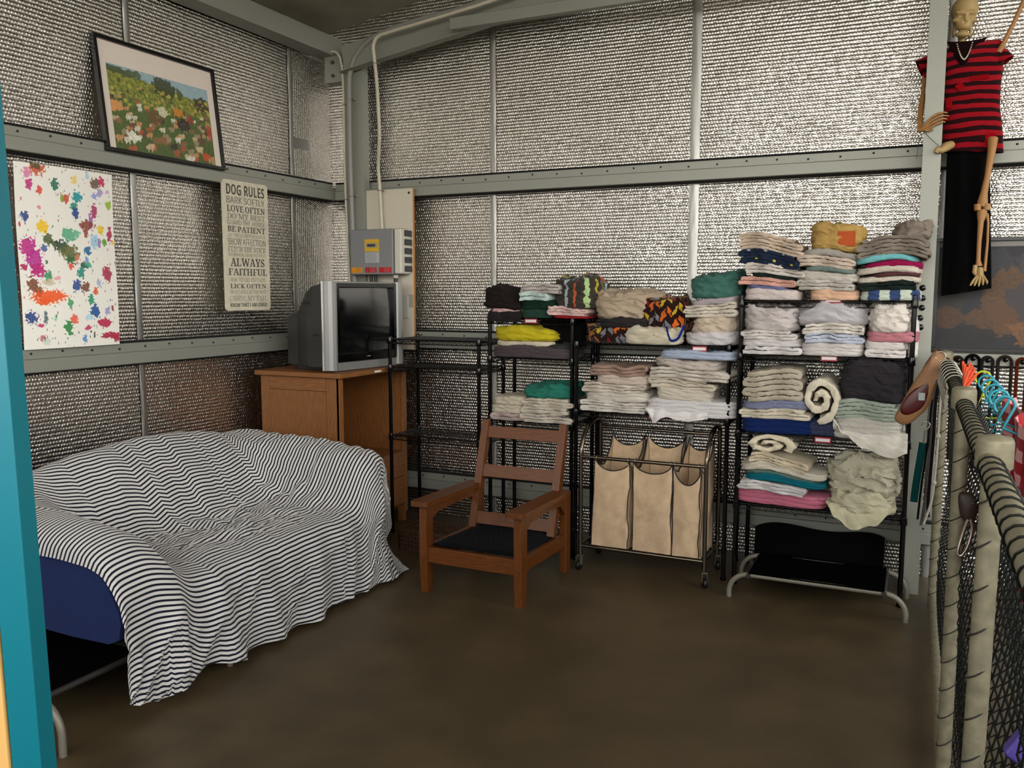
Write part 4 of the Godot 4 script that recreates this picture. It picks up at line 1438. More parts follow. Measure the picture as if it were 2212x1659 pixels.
# linen on the racks: middle x, base y, front z, width, height, colour, fold, print, label
const LINEN := [
	[-0.688, 1.559, -4.64, 0.287, 0.056, 222, 208, 204, "f", "", "pale pink lace edged cloth, bottom of left stack, top shelf, tall rack"],
	[-0.710, 1.612, -4.64, 0.212, 0.025, 110, 116, 160, "f", "", "slate blue thin cloth, second from bottom of left stack, top shelf, tall rack"],
	[-0.715, 1.634, -4.64, 0.290, 0.042, 226, 172, 156, "s", "", "salmon pink folded sheet, third from bottom of left stack, top shelf, tall rack"],
	[-0.684, 1.672, -4.64, 0.239, 0.022, 34, 46, 40, "f", "", "dark green thin cloth, fourth from bottom of left stack, top shelf, tall rack"],
	[-0.688, 1.691, -4.64, 0.300, 0.051, 222, 212, 202, "s", "", "cream folded sheet, fifth from bottom of left stack, top shelf, tall rack"],
	[-0.702, 1.739, -4.64, 0.324, 0.075, 255, 255, 255, "s", "dots", "navy cloth with yellow dots, sixth from bottom of left stack, top shelf, tall rack"],
	[-0.714, 1.811, -4.64, 0.314, 0.087, 214, 192, 170, "s", "", "beige thickly folded sheet, top of left stack, top shelf, tall rack"],
	[-0.370, 1.559, -4.64, 0.228, 0.053, 240, 196, 164, "f", "", "peach folded towel, bottom of middle stack, top shelf, tall rack"],
	[-0.410, 1.609, -4.64, 0.296, 0.052, 205, 198, 188, "s", "", "light grey folded sheet, second from bottom of middle stack, top shelf, tall rack"],
	[-0.409, 1.659, -4.64, 0.293, 0.045, 216, 208, 197, "f", "", "off-white folded sheet, third from bottom of middle stack, top shelf, tall rack"],
	[-0.403, 1.701, -4.64, 0.248, 0.029, 128, 146, 140, "f", "", "grey green thin cloth, fourth from bottom of middle stack, top shelf, tall rack"],
	[-0.426, 1.726, -4.64, 0.296, 0.055, 214, 195, 178, "s", "", "beige folded sheet, fifth from bottom of middle stack, top shelf, tall rack"],
	[-0.410, 1.778, -4.64, 0.299, 0.033, 178, 173, 163, "f", "", "soft grey folded cloth, sixth from bottom of middle stack, top shelf, tall rack"],
	[-0.394, 1.808, -4.64, 0.267, 0.123, 205, 168, 98, "p", "", "mustard cushion with orange patch, top of middle stack, top shelf, tall rack"],
	[-0.117, 1.559, -4.64, 0.273, 0.053, 255, 255, 255, "f", "plaid", "blue and green checked blanket, bottom of right stack, top shelf, tall rack"],
	[-0.114, 1.609, -4.64, 0.279, 0.042, 30, 42, 37, "s", "", "bottle green folded cloth, second from bottom of right stack, top shelf, tall rack"],
	[-0.115, 1.648, -4.64, 0.279, 0.030, 230, 219, 202, "f", "", "cream folded sheet, third from bottom of right stack, top shelf, tall rack"],
	[-0.098, 1.675, -4.64, 0.226, 0.021, 100, 62, 64, "f", "", "maroon thin cloth, fourth from bottom of right stack, top shelf, tall rack"],
	[-0.119, 1.693, -4.64, 0.293, 0.030, 226, 212, 197, "f", "", "cream rumpled sheet, fifth from bottom of right stack, top shelf, tall rack"],
	[-0.098, 1.720, -4.64, 0.273, 0.032, 165, 26, 82, "f", "", "magenta folded cloth, sixth from bottom of right stack, top shelf, tall rack"],
	[-0.137, 1.750, -4.64, 0.279, 0.029, 130, 205, 210, "f", "", "turquoise folded cloth, seventh from bottom of right stack, top shelf, tall rack"],
	[-0.108, 1.775, -4.64, 0.315, 0.095, 146, 134, 122, "s", "", "thick taupe blanket, top of right stack, top shelf, tall rack"],
	[-0.679, 1.274, -4.64, 0.312, 0.043, 224, 219, 218, "s", "", "white folded sheet, bottom of left stack, second shelf, tall rack"],
	[-0.676, 1.314, -4.64, 0.311, 0.042, 228, 222, 220, "f", "", "white folded sheet, second from bottom of left stack, second shelf, tall rack"],
	[-0.688, 1.353, -4.64, 0.305, 0.049, 226, 218, 212, "s", "", "ivory folded sheet, third from bottom of left stack, second shelf, tall rack"],
	[-0.684, 1.399, -4.64, 0.273, 0.122, 208, 198, 196, "p", "", "rumpled pale lilac bundle, top of left stack, second shelf, tall rack"],
	[-0.374, 1.274, -4.64, 0.316, 0.041, 226, 220, 217, "f", "", "white folded sheet, bottom of middle stack, second shelf, tall rack"],
	[-0.376, 1.312, -4.64, 0.307, 0.031, 222, 216, 212, "f", "", "white folded sheet, second from bottom of middle stack, second shelf, tall rack"],
	[-0.375, 1.341, -4.64, 0.294, 0.050, 200, 206, 222, "s", "", "pale blue folded sheet, third from bottom of middle stack, second shelf, tall rack"],
	[-0.374, 1.388, -4.64, 0.315, 0.050, 224, 216, 206, "s", "", "ivory folded sheet, fourth from bottom of middle stack, second shelf, tall rack"],
	[-0.387, 1.435, -4.64, 0.342, 0.106, 204, 199, 203, "p", "", "rumpled lilac grey bundle, top of middle stack, second shelf, tall rack"],
	[-0.112, 1.274, -4.64, 0.207, 0.042, 236, 228, 224, "s", "", "white folded sheet, bottom of right stack, second shelf, tall rack"],
	[-0.112, 1.313, -4.64, 0.203, 0.045, 232, 224, 220, "f", "", "white folded sheet, second from bottom of right stack, second shelf, tall rack"],
	[-0.101, 1.354, -4.64, 0.244, 0.052, 205, 134, 144, "f", "", "rose pink folded cloth, third from bottom of right stack, second shelf, tall rack"],
	[-0.118, 1.403, -4.64, 0.190, 0.138, 240, 230, 222, "p", "", "bulky white folded quilt, top of right stack, second shelf, tall rack"],
	[-0.642, 0.854, -4.64, 0.365, 0.083, 26, 46, 104, "f", "", "royal blue folded blanket, bottom of left stack, third shelf, tall rack"],
	[-0.639, 0.934, -4.64, 0.373, 0.055, 232, 221, 198, "s", "", "cream folded sheet, second from bottom of left stack, third shelf, tall rack"],
	[-0.640, 0.986, -4.64, 0.354, 0.047, 142, 148, 178, "f", "", "blue grey folded sheet, third from bottom of left stack, third shelf, tall rack"],
	[-0.658, 1.030, -4.64, 0.305, 0.167, 200, 189, 168, "s5", "", "beige woven blanket in deep folds, top of left stack, third shelf, tall rack"],
	[-0.192, 0.854, -4.64, 0.328, 0.106, 222, 217, 206, "f", "", "white folded sheet, bottom of right stack, third shelf, tall rack"],
	[-0.196, 0.957, -4.64, 0.316, 0.095, 182, 194, 178, "s", "", "pale green folded sheet, second from bottom of right stack, third shelf, tall rack"],
	[-0.171, 1.050, -4.64, 0.314, 0.194, 58, 54, 58, "p", "", "charcoal blanket bundle, top of right stack, third shelf, tall rack"],
	[-0.601, 0.464, -4.64, 0.474, 0.079, 214, 122, 146, "f", "", "pink towel, bottom of left stack, lowest shelf, tall rack"],
	[-0.638, 0.540, -4.64, 0.362, 0.049, 232, 227, 226, "s", "", "white folded towel, second from bottom of left stack, lowest shelf, tall rack"],
	[-0.597, 0.587, -4.64, 0.407, 0.037, 18, 112, 128, "f", "", "teal folded cloth, third from bottom of left stack, lowest shelf, tall rack"],
	[-0.605, 0.621, -4.64, 0.402, 0.027, 118, 142, 130, "f", "", "grey green folded cloth, fourth from bottom of left stack, lowest shelf, tall rack"],
	[-0.612, 0.645, -4.64, 0.421, 0.043, 234, 224, 206, "f", "", "cream folded sheet, fifth from bottom of left stack, lowest shelf, tall rack"],
	[-0.623, 0.685, -4.64, 0.303, 0.052, 230, 214, 184, "s", "", "buttery folded sheet, top of left stack, lowest shelf, tall rack"],
	[-1.006, 1.311, -4.67, 0.287, 0.071, 224, 218, 218, "p", "", "white crumpled cloth, bottom of right stack, top shelf, middle rack"],
	[-0.990, 1.379, -4.67, 0.251, 0.089, 216, 198, 176, "p", "", "beige satin bundle, second from bottom of right stack, top shelf, middle rack"],
	[-1.010, 1.465, -4.67, 0.287, 0.076, 222, 211, 194, "s", "", "cream satin folded sheet, third from bottom of right stack, top shelf, middle rack"],
	[-1.002, 1.537, -4.67, 0.243, 0.031, 186, 176, 180, "f", "", "lilac grey thin cloth, fourth from bottom of right stack, top shelf, middle rack"],
	[-0.994, 1.565, -4.67, 0.282, 0.128, 74, 122, 110, "p", "", "dark green satin cushion, top of right stack, top shelf, middle rack"],
	[-1.543, 0.909, -4.67, 0.411, 0.067, 226, 219, 208, "s", "", "cream folded sheet, bottom of left stack, lower shelf, middle rack"],
	[-1.545, 0.973, -4.67, 0.402, 0.057, 226, 217, 204, "f", "", "cream folded sheet, second from bottom of left stack, lower shelf, middle rack"],
	[-1.540, 1.027, -4.67, 0.379, 0.057, 220, 209, 192, "s", "", "cream folded blanket, third from bottom of left stack, lower shelf, middle rack"],
	[-1.504, 1.081, -4.67, 0.327, 0.053, 216, 198, 182, "f", "", "beige folded blanket, fourth from bottom of left stack, lower shelf, middle rack"],
	[-1.517, 1.130, -4.67, 0.341, 0.061, 166, 138, 122, "s", "", "dusty brown folded blanket, top of left stack, lower shelf, middle rack"],
	[-1.116, 0.909, -4.67, 0.508, 0.095, 236, 231, 231, "f", "", "white broad folded sheet, bottom of right stack, lower shelf, middle rack"],
	[-1.145, 1.001, -4.67, 0.333, 0.069, 224, 213, 196, "f", "", "cream folded blanket, second from bottom of right stack, lower shelf, middle rack"],
	[-1.147, 1.067, -4.67, 0.364, 0.063, 220, 208, 188, "s", "", "cream folded blanket, third from bottom of right stack, lower shelf, middle rack"],
	[-1.102, 1.127, -4.67, 0.461, 0.059, 216, 206, 192, "s", "", "mottled cream blanket, fourth from bottom of right stack, lower shelf, middle rack"],
	[-1.129, 1.183, -4.67, 0.393, 0.053, 210, 198, 188, "p", "", "pale pinkish crumpled cloth, fifth from bottom of right stack, lower shelf, middle rack"],
	[-1.077, 1.233, -4.67, 0.425, 0.048, 182, 194, 216, "f", "", "light blue folded sheet, top of right stack, lower shelf, middle rack"],
	[-2.264, 1.446, -4.69, 0.238, 0.057, 218, 178, 174, "p", "", "pale pink crumpled cloth, bottom of left stack, top shelf, narrow rack"],
	[-2.280, 1.500, -4.69, 0.282, 0.115, 36, 29, 28, "p", "", "black folded jacket, top of left stack, top shelf, narrow rack"],
	[-2.047, 1.446, -4.69, 0.203, 0.047, 42, 70, 58, "f", "", "green folded towel, bottom of middle stack, top shelf, narrow rack"],
	[-2.038, 1.490, -4.69, 0.220, 0.058, 22, 50, 38, "f", "", "dark green folded towel, second from bottom of middle stack, top shelf, narrow rack"],
	[-2.064, 1.545, -4.69, 0.200, 0.047, 196, 218, 212, "s", "", "pale mint folded towel, third from bottom of middle stack, top shelf, narrow rack"],
	[-2.017, 1.589, -4.69, 0.270, 0.058, 196, 186, 180, "s", "", "grey beige folded towel, top of middle stack, top shelf, narrow rack"],
	[-1.838, 1.446, -4.69, 0.228, 0.020, 172, 36, 48, "f", "", "red folded cloth, bottom of right stack, top shelf, narrow rack"],
	[-1.845, 1.463, -4.69, 0.254, 0.048, 224, 190, 184, "s", "", "pale pink folded towel, top of right stack, top shelf, narrow rack"],
	[-2.083, 1.206, -4.69, 0.525, 0.070, 84, 74, 77, "f", "", "mauve grey flat mat, bottom of left stack, second shelf, narrow rack"],
	[-2.139, 1.273, -4.69, 0.388, 0.035, 220, 208, 186, "f", "", "beige folded cloth, second from bottom of left stack, second shelf, narrow rack"],
	[-2.137, 1.305, -4.69, 0.431, 0.081, 205, 188, 40, "p", "", "bright yellow folded cloth, top of left stack, second shelf, narrow rack"],
	[-2.224, 0.816, -4.69, 0.246, 0.046, 190, 170, 164, "s", "", "mauve cream folded towel, bottom of left stack, third shelf, narrow rack"],
	[-2.246, 0.859, -4.69, 0.228, 0.053, 214, 203, 182, "f", "", "cream folded towel, second from bottom of left stack, third shelf, narrow rack"],
	[-2.239, 0.909, -4.69, 0.215, 0.052, 210, 199, 176, "f", "", "cream folded towel, top of left stack, third shelf, narrow rack"],
	[-1.973, 0.816, -4.69, 0.330, 0.058, 206, 196, 182, "s", "", "cream folded towel, bottom of right stack, third shelf, narrow rack"],
	[-1.978, 0.871, -4.69, 0.333, 0.045, 214, 204, 186, "s", "", "cream folded towel, second from bottom of right stack, third shelf, narrow rack"],
	[-1.974, 0.913, -4.69, 0.329, 0.051, 214, 203, 184, "s", "", "cream folded towel, third from bottom of right stack, third shelf, narrow rack"],
	[-1.977, 0.961, -4.69, 0.335, 0.078, 48, 128, 110, "p", "", "sea green cushion, top of right stack, third shelf, narrow rack"],
]

# ------------------------------------------------------------------ wire racks
func wire_rack(label: String, x0: float, x1: float, zf: float, zb: float, top: float, shelves: Array, tags: Array, front_foot := 0.0) -> void:
	var o := thing("wire_rack", label, "rack", Vector3.ZERO, 0.0, "black wire racks")
	var b := MB.new()
	for q in [Vector2(x0, zf), Vector2(x1, zf), Vector2(x0, zb), Vector2(x1, zb)]:
		b = MB.new()
		var y0: float = front_foot if q.y == zf else 0.0
		b.X = Transform3D(Basis(), Vector3(q.x, 0, q.y))
		var prof := [Vector2(0, y0), Vector2(0.016, y0), Vector2(0.016, y0 + 0.012), Vector2(0.0125, y0 + 0.02), Vector2(0.0125, top - 0.006), Vector2(0.01, top), Vector2(0, top)]
		b.lathe(prof, 12)
		for y in shelves:
			b.lathe([Vector2(0.0125, y + 0.014), Vector2(0.0155, y + 0.012), Vector2(0.019, y - 0.026), Vector2(0.0125, y - 0.03)], 12)
		part(b, "post", black_metal, o)
	for y in shelves:
		b = MB.new()
		var c := [Vector3(x0, 0, zf), Vector3(x1, 0, zf), Vector3(x1, 0, zb), Vector3(x0, 0, zb)]
		for k in 4:
			var p0: Vector3 = c[k]
			var p1: Vector3 = c[(k + 1) % 4]
			b.cyl(p0 + Vector3(0, y, 0), p1 + Vector3(0, y, 0), 0.0034, 6)
			b.cyl(p0 + Vector3(0, y - 0.028, 0), p1 + Vector3(0, y - 0.028, 0), 0.0034, 6)
			var l := p0.distance_to(p1)
			var n := int(round(l / 0.035)) * 2
			var zz := []
			for i in n + 1: zz.append(p0.lerp(p1, float(i) / n) + Vector3(0, y - (0.028 if i % 2 else 0.0), 0))
			b.tube(zz, 0.0024, 5)
		var sh := part(b, "shelf", black_metal, o)
		b = MB.new()
		var nw := int((x1 - x0) / 0.024)
		for i in nw:
			var x := x0 + (x1 - x0) * (i + 0.5) / nw
			b.tube([Vector3(x, y + 0.001, zf), Vector3(x, y + 0.001, zb)], 0.0017, 4, false)
		for k in 3:
			var z := lerpf(zf, zb, (k + 0.5) / 3.0)
			b.cyl(Vector3(x0, y - 0.004, z), Vector3(x1, y - 0.004, z), 0.003, 5)
		tag(part(b, "shelf_wires", black_metal, sh), "", "", "", "stuff")
	for t in tags:
		b = MB.new()
		b.box(Vector3(t.x, t.y, zf + 0.0075), Vector3(0.082, 0.031, 0.004), 0.001)
		var lt := part(b, "label_tag", M(Color(0.55, 0.09, 0.16), 0.5), o)
		b = MB.new()
		b.box(Vector3(t.x, t.y, zf + 0.0098), Vector3(0.07, 0.016, 0.001), 0.0003)
		var li := part(b, "label_insert", M(Color(0.85, 0.8, 0.8), 0.6), lt)


func build_racks() -> void:
	wire_rack("tall black wire rack stacked with linen beside the steel post", -0.835, 0.0, -4.655, -5.055, 1.588, [1.55, 1.265, 0.845, 0.455], [Vector2(-0.378, 1.56), Vector2(-0.385, 1.262), Vector2(-0.4, 0.835)])
	wire_rack("wide black wire rack standing over the laundry hamper", -1.785, -0.9, -4.685, -5.06, 1.318, [1.302, 0.9], [Vector2(-1.06, 1.29), Vector2(-1.3, 0.897)])
	wire_rack("narrow black wire rack of towels behind the wooden armchair", -2.365, -1.82, -4.705, -5.065, 1.458, [1.437, 1.197, 0.807], [Vector2(-2.085, 1.428)])
	wire_rack("empty black wire rack beside the wooden cabinet", -3.095, -2.44, -4.7, -5.05, 1.315, [1.295, 1.115, 0.66], [], 0.615)

# ------------------------------------------------------------------ three-bag laundry hamper
func build_hamper() -> void:
	var o := thing("laundry_hamper", "three bag canvas laundry hamper on a tarnished wheeled frame", "hamper")
	var metal := M(Color(0.45, 0.41, 0.36), 0.25, 1.0)
	var xl := -1.69
	var xr := -0.972
	var zf := -4.52
	var zb := -4.86
	var b := MB.new()
	for x in [xl, xr]:
		b = MB.new()
		var pts := [Vector3(x, 0.09, zf), Vector3(x, 0.66, zf)]
		pts += spline([Vector3(x, 0.70, zf - 0.004), Vector3(x, 0.77, zf - 0.04), Vector3(x, 0.825, zf - 0.12), Vector3(x, 0.85, zf - 0.22), Vector3(x, 0.845, zb + 0.04), Vector3(x, 0.82, zb + 0.005)], 4)
		pts += [Vector3(x, 0.7, zb), Vector3(x, 0.09, zb)]
		b.tube(pts, 0.0125, 12)
		part(b, "side_hoop", metal, o)
		b = MB.new()
		b.cyl(Vector3(x, 0.142, zf), Vector3(x, 0.142, zb), 0.009)
		part(b, "bottom_rail", metal, o)
		for z in [zf, zb]:
			b = MB.new()
			b.X = Transform3D(Basis(Vector3.UP, 0.5 if x == xr else -0.2), Vector3(x, 0, z))
			b.box(Vector3(-0.014, 0.055, 0.01), Vector3(0.003, 0.05, 0.03), 0.001)
			b.box(Vector3(0.014, 0.055, 0.01), Vector3(0.003, 0.05, 0.03), 0.001)
			b.box(Vector3(0, 0.082, 0.002), Vector3(0.031, 0.006, 0.034), 0.001)
			var cs := part(b, "caster", M(Color(0.5, 0.47, 0.4), 0.4, 0.7), o)
			b = MB.new()
			b.X = Transform3D(Basis(Vector3.UP, 0.5 if x == xr else -0.2) * Basis(Vector3(0, 0, 1), PI / 2), Vector3(x, 0.0275, z)) * Transform3D(Basis(), Vector3(0, 0, 0.014))
			b.lathe([Vector2(0, -0.011), Vector2(0.022, -0.011), Vector2(0.027, -0.006), Vector2(0.027, 0.006), Vector2(0.022, 0.011), Vector2(0, 0.011)], 16)
			part(b, "wheel", M(Color(0.02, 0.02, 0.02), 0.5), cs)
	for q in [[0.665, zf], [0.142, zf], [0.79, zb], [0.142, zb]]:
		b = MB.new()
		b.cyl(Vector3(xl, q[0], q[1]), Vector3(xr, q[0], q[1]), 0.0105)
		part(b, "cross_rail", metal, o)
	var canvas_t := tex(noise_image(256, 256, 0.015, 5, 61, 0.86, 1.03))
	var canvas := textured(Color(0.8, 0.69, 0.56), canvas_t, 0.95, 0.0, Vector3(3, 3, 3), true, cloth_bump, 0.25)
	var pipe_m := M(Color(0.035, 0.03, 0.028), 0.7)
	var f := FastNoiseLite.new()
	f.seed = 12
	f.frequency = 1.0
	var bags := [[-1.6, -1.39, 0.012, 0.0], [-1.374, -1.152, 0.0, 0.0], [-1.148, -0.99, 0.0, 0.05]]
	for bi in 3:
		var q: Array = bags[bi]
		var x0: float = q[0]
		var x1: float = q[1]
		var bg := Node3D.new()
		bg.name = "bag"
		o.add_child(bg, true)
		var rims := []
		# panels: front, right, back, left as one band, open at the top
		var rows := []
		var uvs := []
		var nn := 12
		var ring := []
		for k in nn: ring.append([x0 + (x1 - x0) * k / nn, zf + 0.012, 0])
		for k in nn: ring.append([x1, zf + 0.012 + (zb + 0.05 - zf) * k / nn, 1])
		for k in nn: ring.append([x1 - (x1 - x0) * k / nn, zb + 0.06, 2])
		for k in nn + 1: ring.append([x0, zb + 0.06 + (zf - zb - 0.05) * k / nn, 3])
		for j in 15:
			var t := j / 14.0
			var row := []
			var uv := []
			for k in ring.size():
				var rr: Array = ring[k]
				var s := float(k % nn) / nn
				if k == ring.size() - 1: s = 1.0
				var mid := 4.0 * s * (1.0 - s)
				var top := 0.66
				if rr[2] == 0: top = 0.66 - (0.058 + q[3] * 0.9) * pow(mid, 0.7)
				elif rr[2] == 2: top = 0.775 - 0.075 * pow(mid, 0.7)
				elif rr[2] == 1: top = lerpf(0.66, 0.775, s) - 0.1 * mid
				else: top = lerpf(0.775, 0.66, s) - 0.1 * mid
				var y := lerpf(0.16, top, t)
				var cx := (x0 + x1) / 2
				var cz := (zf + zb + 0.05) / 2
				var p := Vector3(rr[0], y, rr[1])
				var out := Vector3(p.x - cx, 0, p.z - cz).normalized()
				var bulge := 0.012 * mid * sin(t * PI) + 0.022 * f.get_noise_3d(p.x * 6.0, p.y * 4.0, p.z * 5.0 + bi * 9.0)
				if rr[2] == 0 or rr[2] == 2: p.z += signf(out.z) * bulge * (1.0 if rr[2] == 0 else -0.3)
				else: p.x += signf(out.x) * (bulge - 0.006)
				p.x = lerpf(cx + (p.x - cx) * (1.0 + (0.06 if bi == 0 else 0.0)), p.x, t) - (0.012 * (1.0 - t) if bi == 0 else 0.0)
				row.append(p)
				uv.append(Vector2(float(k) / nn, t))
			rows.append(row)
			uvs.append(uv)
		b = MB.new()
		b.sheet(rows, uvs, 0.002)
		part(b, "canvas", canvas, bg)
		b = MB.new()
		b.tube(rows[14], 0.0035, 6, false)
		part(b, "piping", pipe_m, bg)
		for k in [0, nn, 2 * nn, 3 * nn]:
			var e := []
			for j in 15: e.append(rows[j][k])
			b = MB.new()
			b.tube(e, 0.003, 6)
			part(b, "piping", pipe_m, bg)
		b = MB.new()
		b.box(Vector3((x0 + x1) / 2 - (0.012 if bi == 0 else 0.0), 0.158, (zf + zb) / 2 + 0.03), Vector3(x1 - x0, 0.006, zf - zb - 0.05), 0.002)
		part(b, "bag_base", canvas, bg)
		# hook loops over the rails
		for k in [0, nn, 2 * nn, 3 * nn]:
			var at: Vector3 = rows[14][k]
			var ry := 0.665 if k < 2 * nn else 0.79
			var rz := zf if k < 2 * nn else zb
			b = MB.new()
			var xx := at.x + (0.008 if (k == 0 or k == 3 * nn) else -0.008)
			if k == nn or k == 3 * nn: rz = zf if k == nn else zb
			if k == nn: ry = 0.665
			if k == 3 * nn: ry = 0.79
			var hk := arc(Vector3(xx, ry, rz), Vector3.BACK, Vector3.UP, 0.014, -0.9, PI + 0.4, 10)
			hk.push_front(Vector3(xx, at.y - 0.02, at.z))
			b.tube(hk, 0.0022, 6)
			part(b, "hook", chrome, bg)

# ------------------------------------------------------------------ folded linen
func folded_mesh(w: float, h: float, d: float, layers: int, sd: int, puff: float) -> MB:
	var f := FastNoiseLite.new()
	f.seed = sd
	f.frequency = 1.0
	f.fractal_octaves = 3
	var N := 60
	var side := maxi(10, layers * 7)
	var ts := []
	# the profile: bottom centre, bottom edge, sides, top edge, top centre
	for k in 4: ts.append(Vector2(k / 4.0 * 0.96, 0.0))
	for k in side + 1: ts.append(Vector2(1.0, float(k) / side))
	for k in 7: ts.append(Vector2((6 - k) / 7.0, 1.0))
	var rows := []
	var uvs := []
	var ex := 5.0 if puff < 0.5 else 3.2
	for q in ts:
		var row := []
		var uv := []
		for k in N + 1:
			var a := TAU * (k % N) / N
			var cs := cos(a)
			var sn := sin(a)
			var sup := pow(pow(absf(cs), ex) + pow(absf(sn), ex), -1.0 / ex)
			var px := cs * sup
			var pz := sn * sup
			var y: float = q.y
			var r: float = q.x
			var yy := y * h
			if r > 0.99:
				var rnd := minf(minf(y, 1.0 - y) * h / (0.012 + 0.5 * puff * h * 0.4), 1.0)
				r = 1.0 - (0.022 + 0.12 * puff) * (1.0 - sqrt(1.0 - (1.0 - rnd) * (1.0 - rnd)))
				var ph := y * layers + 0.35 * f.get_noise_2d(px * 1.3 + 3.0, pz * 1.3)
				var cr := absf(sin(PI * ph))
				r -= (0.028 + 0.02 * puff) * pow(1.0 - cr, 3.0) * smoothstep(0.0, 0.12, y) * smoothstep(0.0, 0.12, 1.0 - y)
			elif y > 0.5:
				yy += 0.10 * h * (1.0 - r * r) * (0.4 + puff)
			var n1 := f.get_noise_3d(px * 1.1 * r, y * h * 9.0, pz * 1.1 * r)
			var n2 := 1.0 - absf(f.get_noise_3d(px * 2.2 * r + 9.0, y * h * 16.0, pz * 2.2 * r))
			var amp := 0.012 + 0.05 * puff
			var x := px * r * w * 0.5 * (1.0 + amp * n1 + amp * 0.9 * (pow(n2, 5.0) - 0.3))
			var z := pz * r * d * 0.5 * (1.0 + amp * 0.6 * n1 + amp * 0.6 * (pow(n2, 5.0) - 0.3))
			if y > 0.05: yy += (0.006 + puff * 0.16 * h) * n1 * (0.3 + y) + puff * 0.10 * h * (pow(n2, 6.0) - 0.25) * y
			row.append(Vector3(x, maxf(yy, 0.0), z))
			uv.append(Vector2(a / TAU * 2.0 * (w + d), yy + (1.0 - r) * d * 0.5 + (h if y > 0.5 and q.x < 0.99 else 0.0)))
		rows.append(row)
		uvs.append(uv)
	var b := MB.new()
	b.grid(rows, uvs, -1.0, 0.0, true)
	return b

# a strip folded back and forth; the folded edges face the room
func layered_mesh(w: float, h: float, d: float, layers: int, sd: int) -> MB:
	var r := RandomNumberGenerator.new()
	r.seed = sd
	var f := FastNoiseLite.new()
	f.seed = sd
	f.frequency = 1.0
	var lh := h / layers
	var th := lh * 0.86
	var line := []
	var dir := 1.0 if sd % 2 else -1.0
	for l in layers:
		var y := lh * (l + 0.5)
		var xa := -w * 0.5 + lh * 0.5 + r.randf_range(0, 0.014)
		var xb := w * 0.5 - lh * 0.5 - r.randf_range(0, 0.014)
		if l == layers - 1 and r.randf() < 0.6: xb -= w * r.randf_range(0.02, 0.1) if dir > 0 else 0.0
		for k in 19:
			var t := k / 18.0
			line.append(Vector2(lerpf(xa, xb, t) if dir > 0 else lerpf(xb, xa, t), y))
		if l < layers - 1:
			var ex: float = line[-1].x
			for k in range(1, 4):
				var a := -PI / 2 + PI * k / 4.0
				line.append(Vector2(ex + dir * cos(a) * lh * 0.5, y + lh * 0.5 + sin(a) * lh * 0.5))
		dir = -dir
	var m := line.size()
	var up := []
	var dn := []
	for i in m:
		var t: Vector2 = (line[mini(i + 1, m - 1)] - line[maxi(i - 1, 0)]).normalized()
		var nn := Vector2(-t.y, t.x)
		up.append(line[i] + nn * th * 0.5)
		dn.append(line[i] - nn * th * 0.5)
	var b := MB.new()
	var nz := 8
	var warp := func(q: Vector2, s: float) -> Vector3:
		var round_edge := 0.010 * sin(q.x * 40.0 + sd) * (1.0 - s)
		var yy := q.y + (0.013 * f.get_noise_2d(q.x * 5.0, s * 2.0) + 0.006 * f.get_noise_2d(q.x * 14.0, s * 3.0)) * clampf(q.y / h + 0.1, 0, 1)
		yy -= 0.10 * lh * s
		var zz := d * 0.5 - s * d + round_edge + 0.007 * f.get_noise_2d(q.x * 9.0, q.y * 60.0)
		return Vector3(q.x * (1.0 - 0.02 * absf(f.get_noise_2d(q.y * 40.0, 3.0))), maxf(yy, 0.0), zz)
	for side in 2:
		var rows := []
		var uvs := []
		var run := 0.0
		for i in m:
			var row := []
			var uv := []
			if i > 0: run += line[i].distance_to(line[i - 1])
			for k in nz + 1:
				row.append(warp.call(up[i] if side == 0 else dn[i], float(k) / nz))
				uv.append(Vector2(run, float(k) / nz * d))
			rows.append(row)
			uvs.append(uv)
		b.grid(rows, uvs, 1.0 if side == 0 else -1.0)
	for s in [0.0, 1.0]:
		var nn := Vector3.BACK if s == 0.0 else Vector3.FORWARD
		var pu := []
		var pd := []
		var pc := []
		for i in m:
			var uv := Vector2(line[i].x, line[i].y)
			pu.append(b.p(warp.call(up[i], s), (nn + Vector3(0, 0.6, 0) * (up[i].y - line[i].y) / th * 2.0).normalized(), up[i]))
			pc.append(b.p(warp.call(line[i], s) + nn * th * 0.3, nn, uv))
			pd.append(b.p(warp.call(dn[i], s), (nn + Vector3(0, 0.6, 0) * (dn[i].y - line[i].y) / th * 2.0).normalized(), dn[i]))
		for i in m - 1:
			b.quad(pu[i], pu[i + 1], pc[i + 1], pc[i])
			b.quad(pc[i], pc[i + 1], pd[i + 1], pd[i])
	for i in [0, m - 1]:
		var q: Array = []
		for k in nz + 1: q.append([warp.call(up[i], float(k) / nz), warp.call(dn[i], float(k) / nz)])
		var nn := Vector3.RIGHT * signf(line[i].x)
		for k in nz:
			b.quad(b.p(q[k][0], nn), b.p(q[k + 1][0], nn), b.p(q[k + 1][1], nn), b.p(q[k][1], nn))
	return b

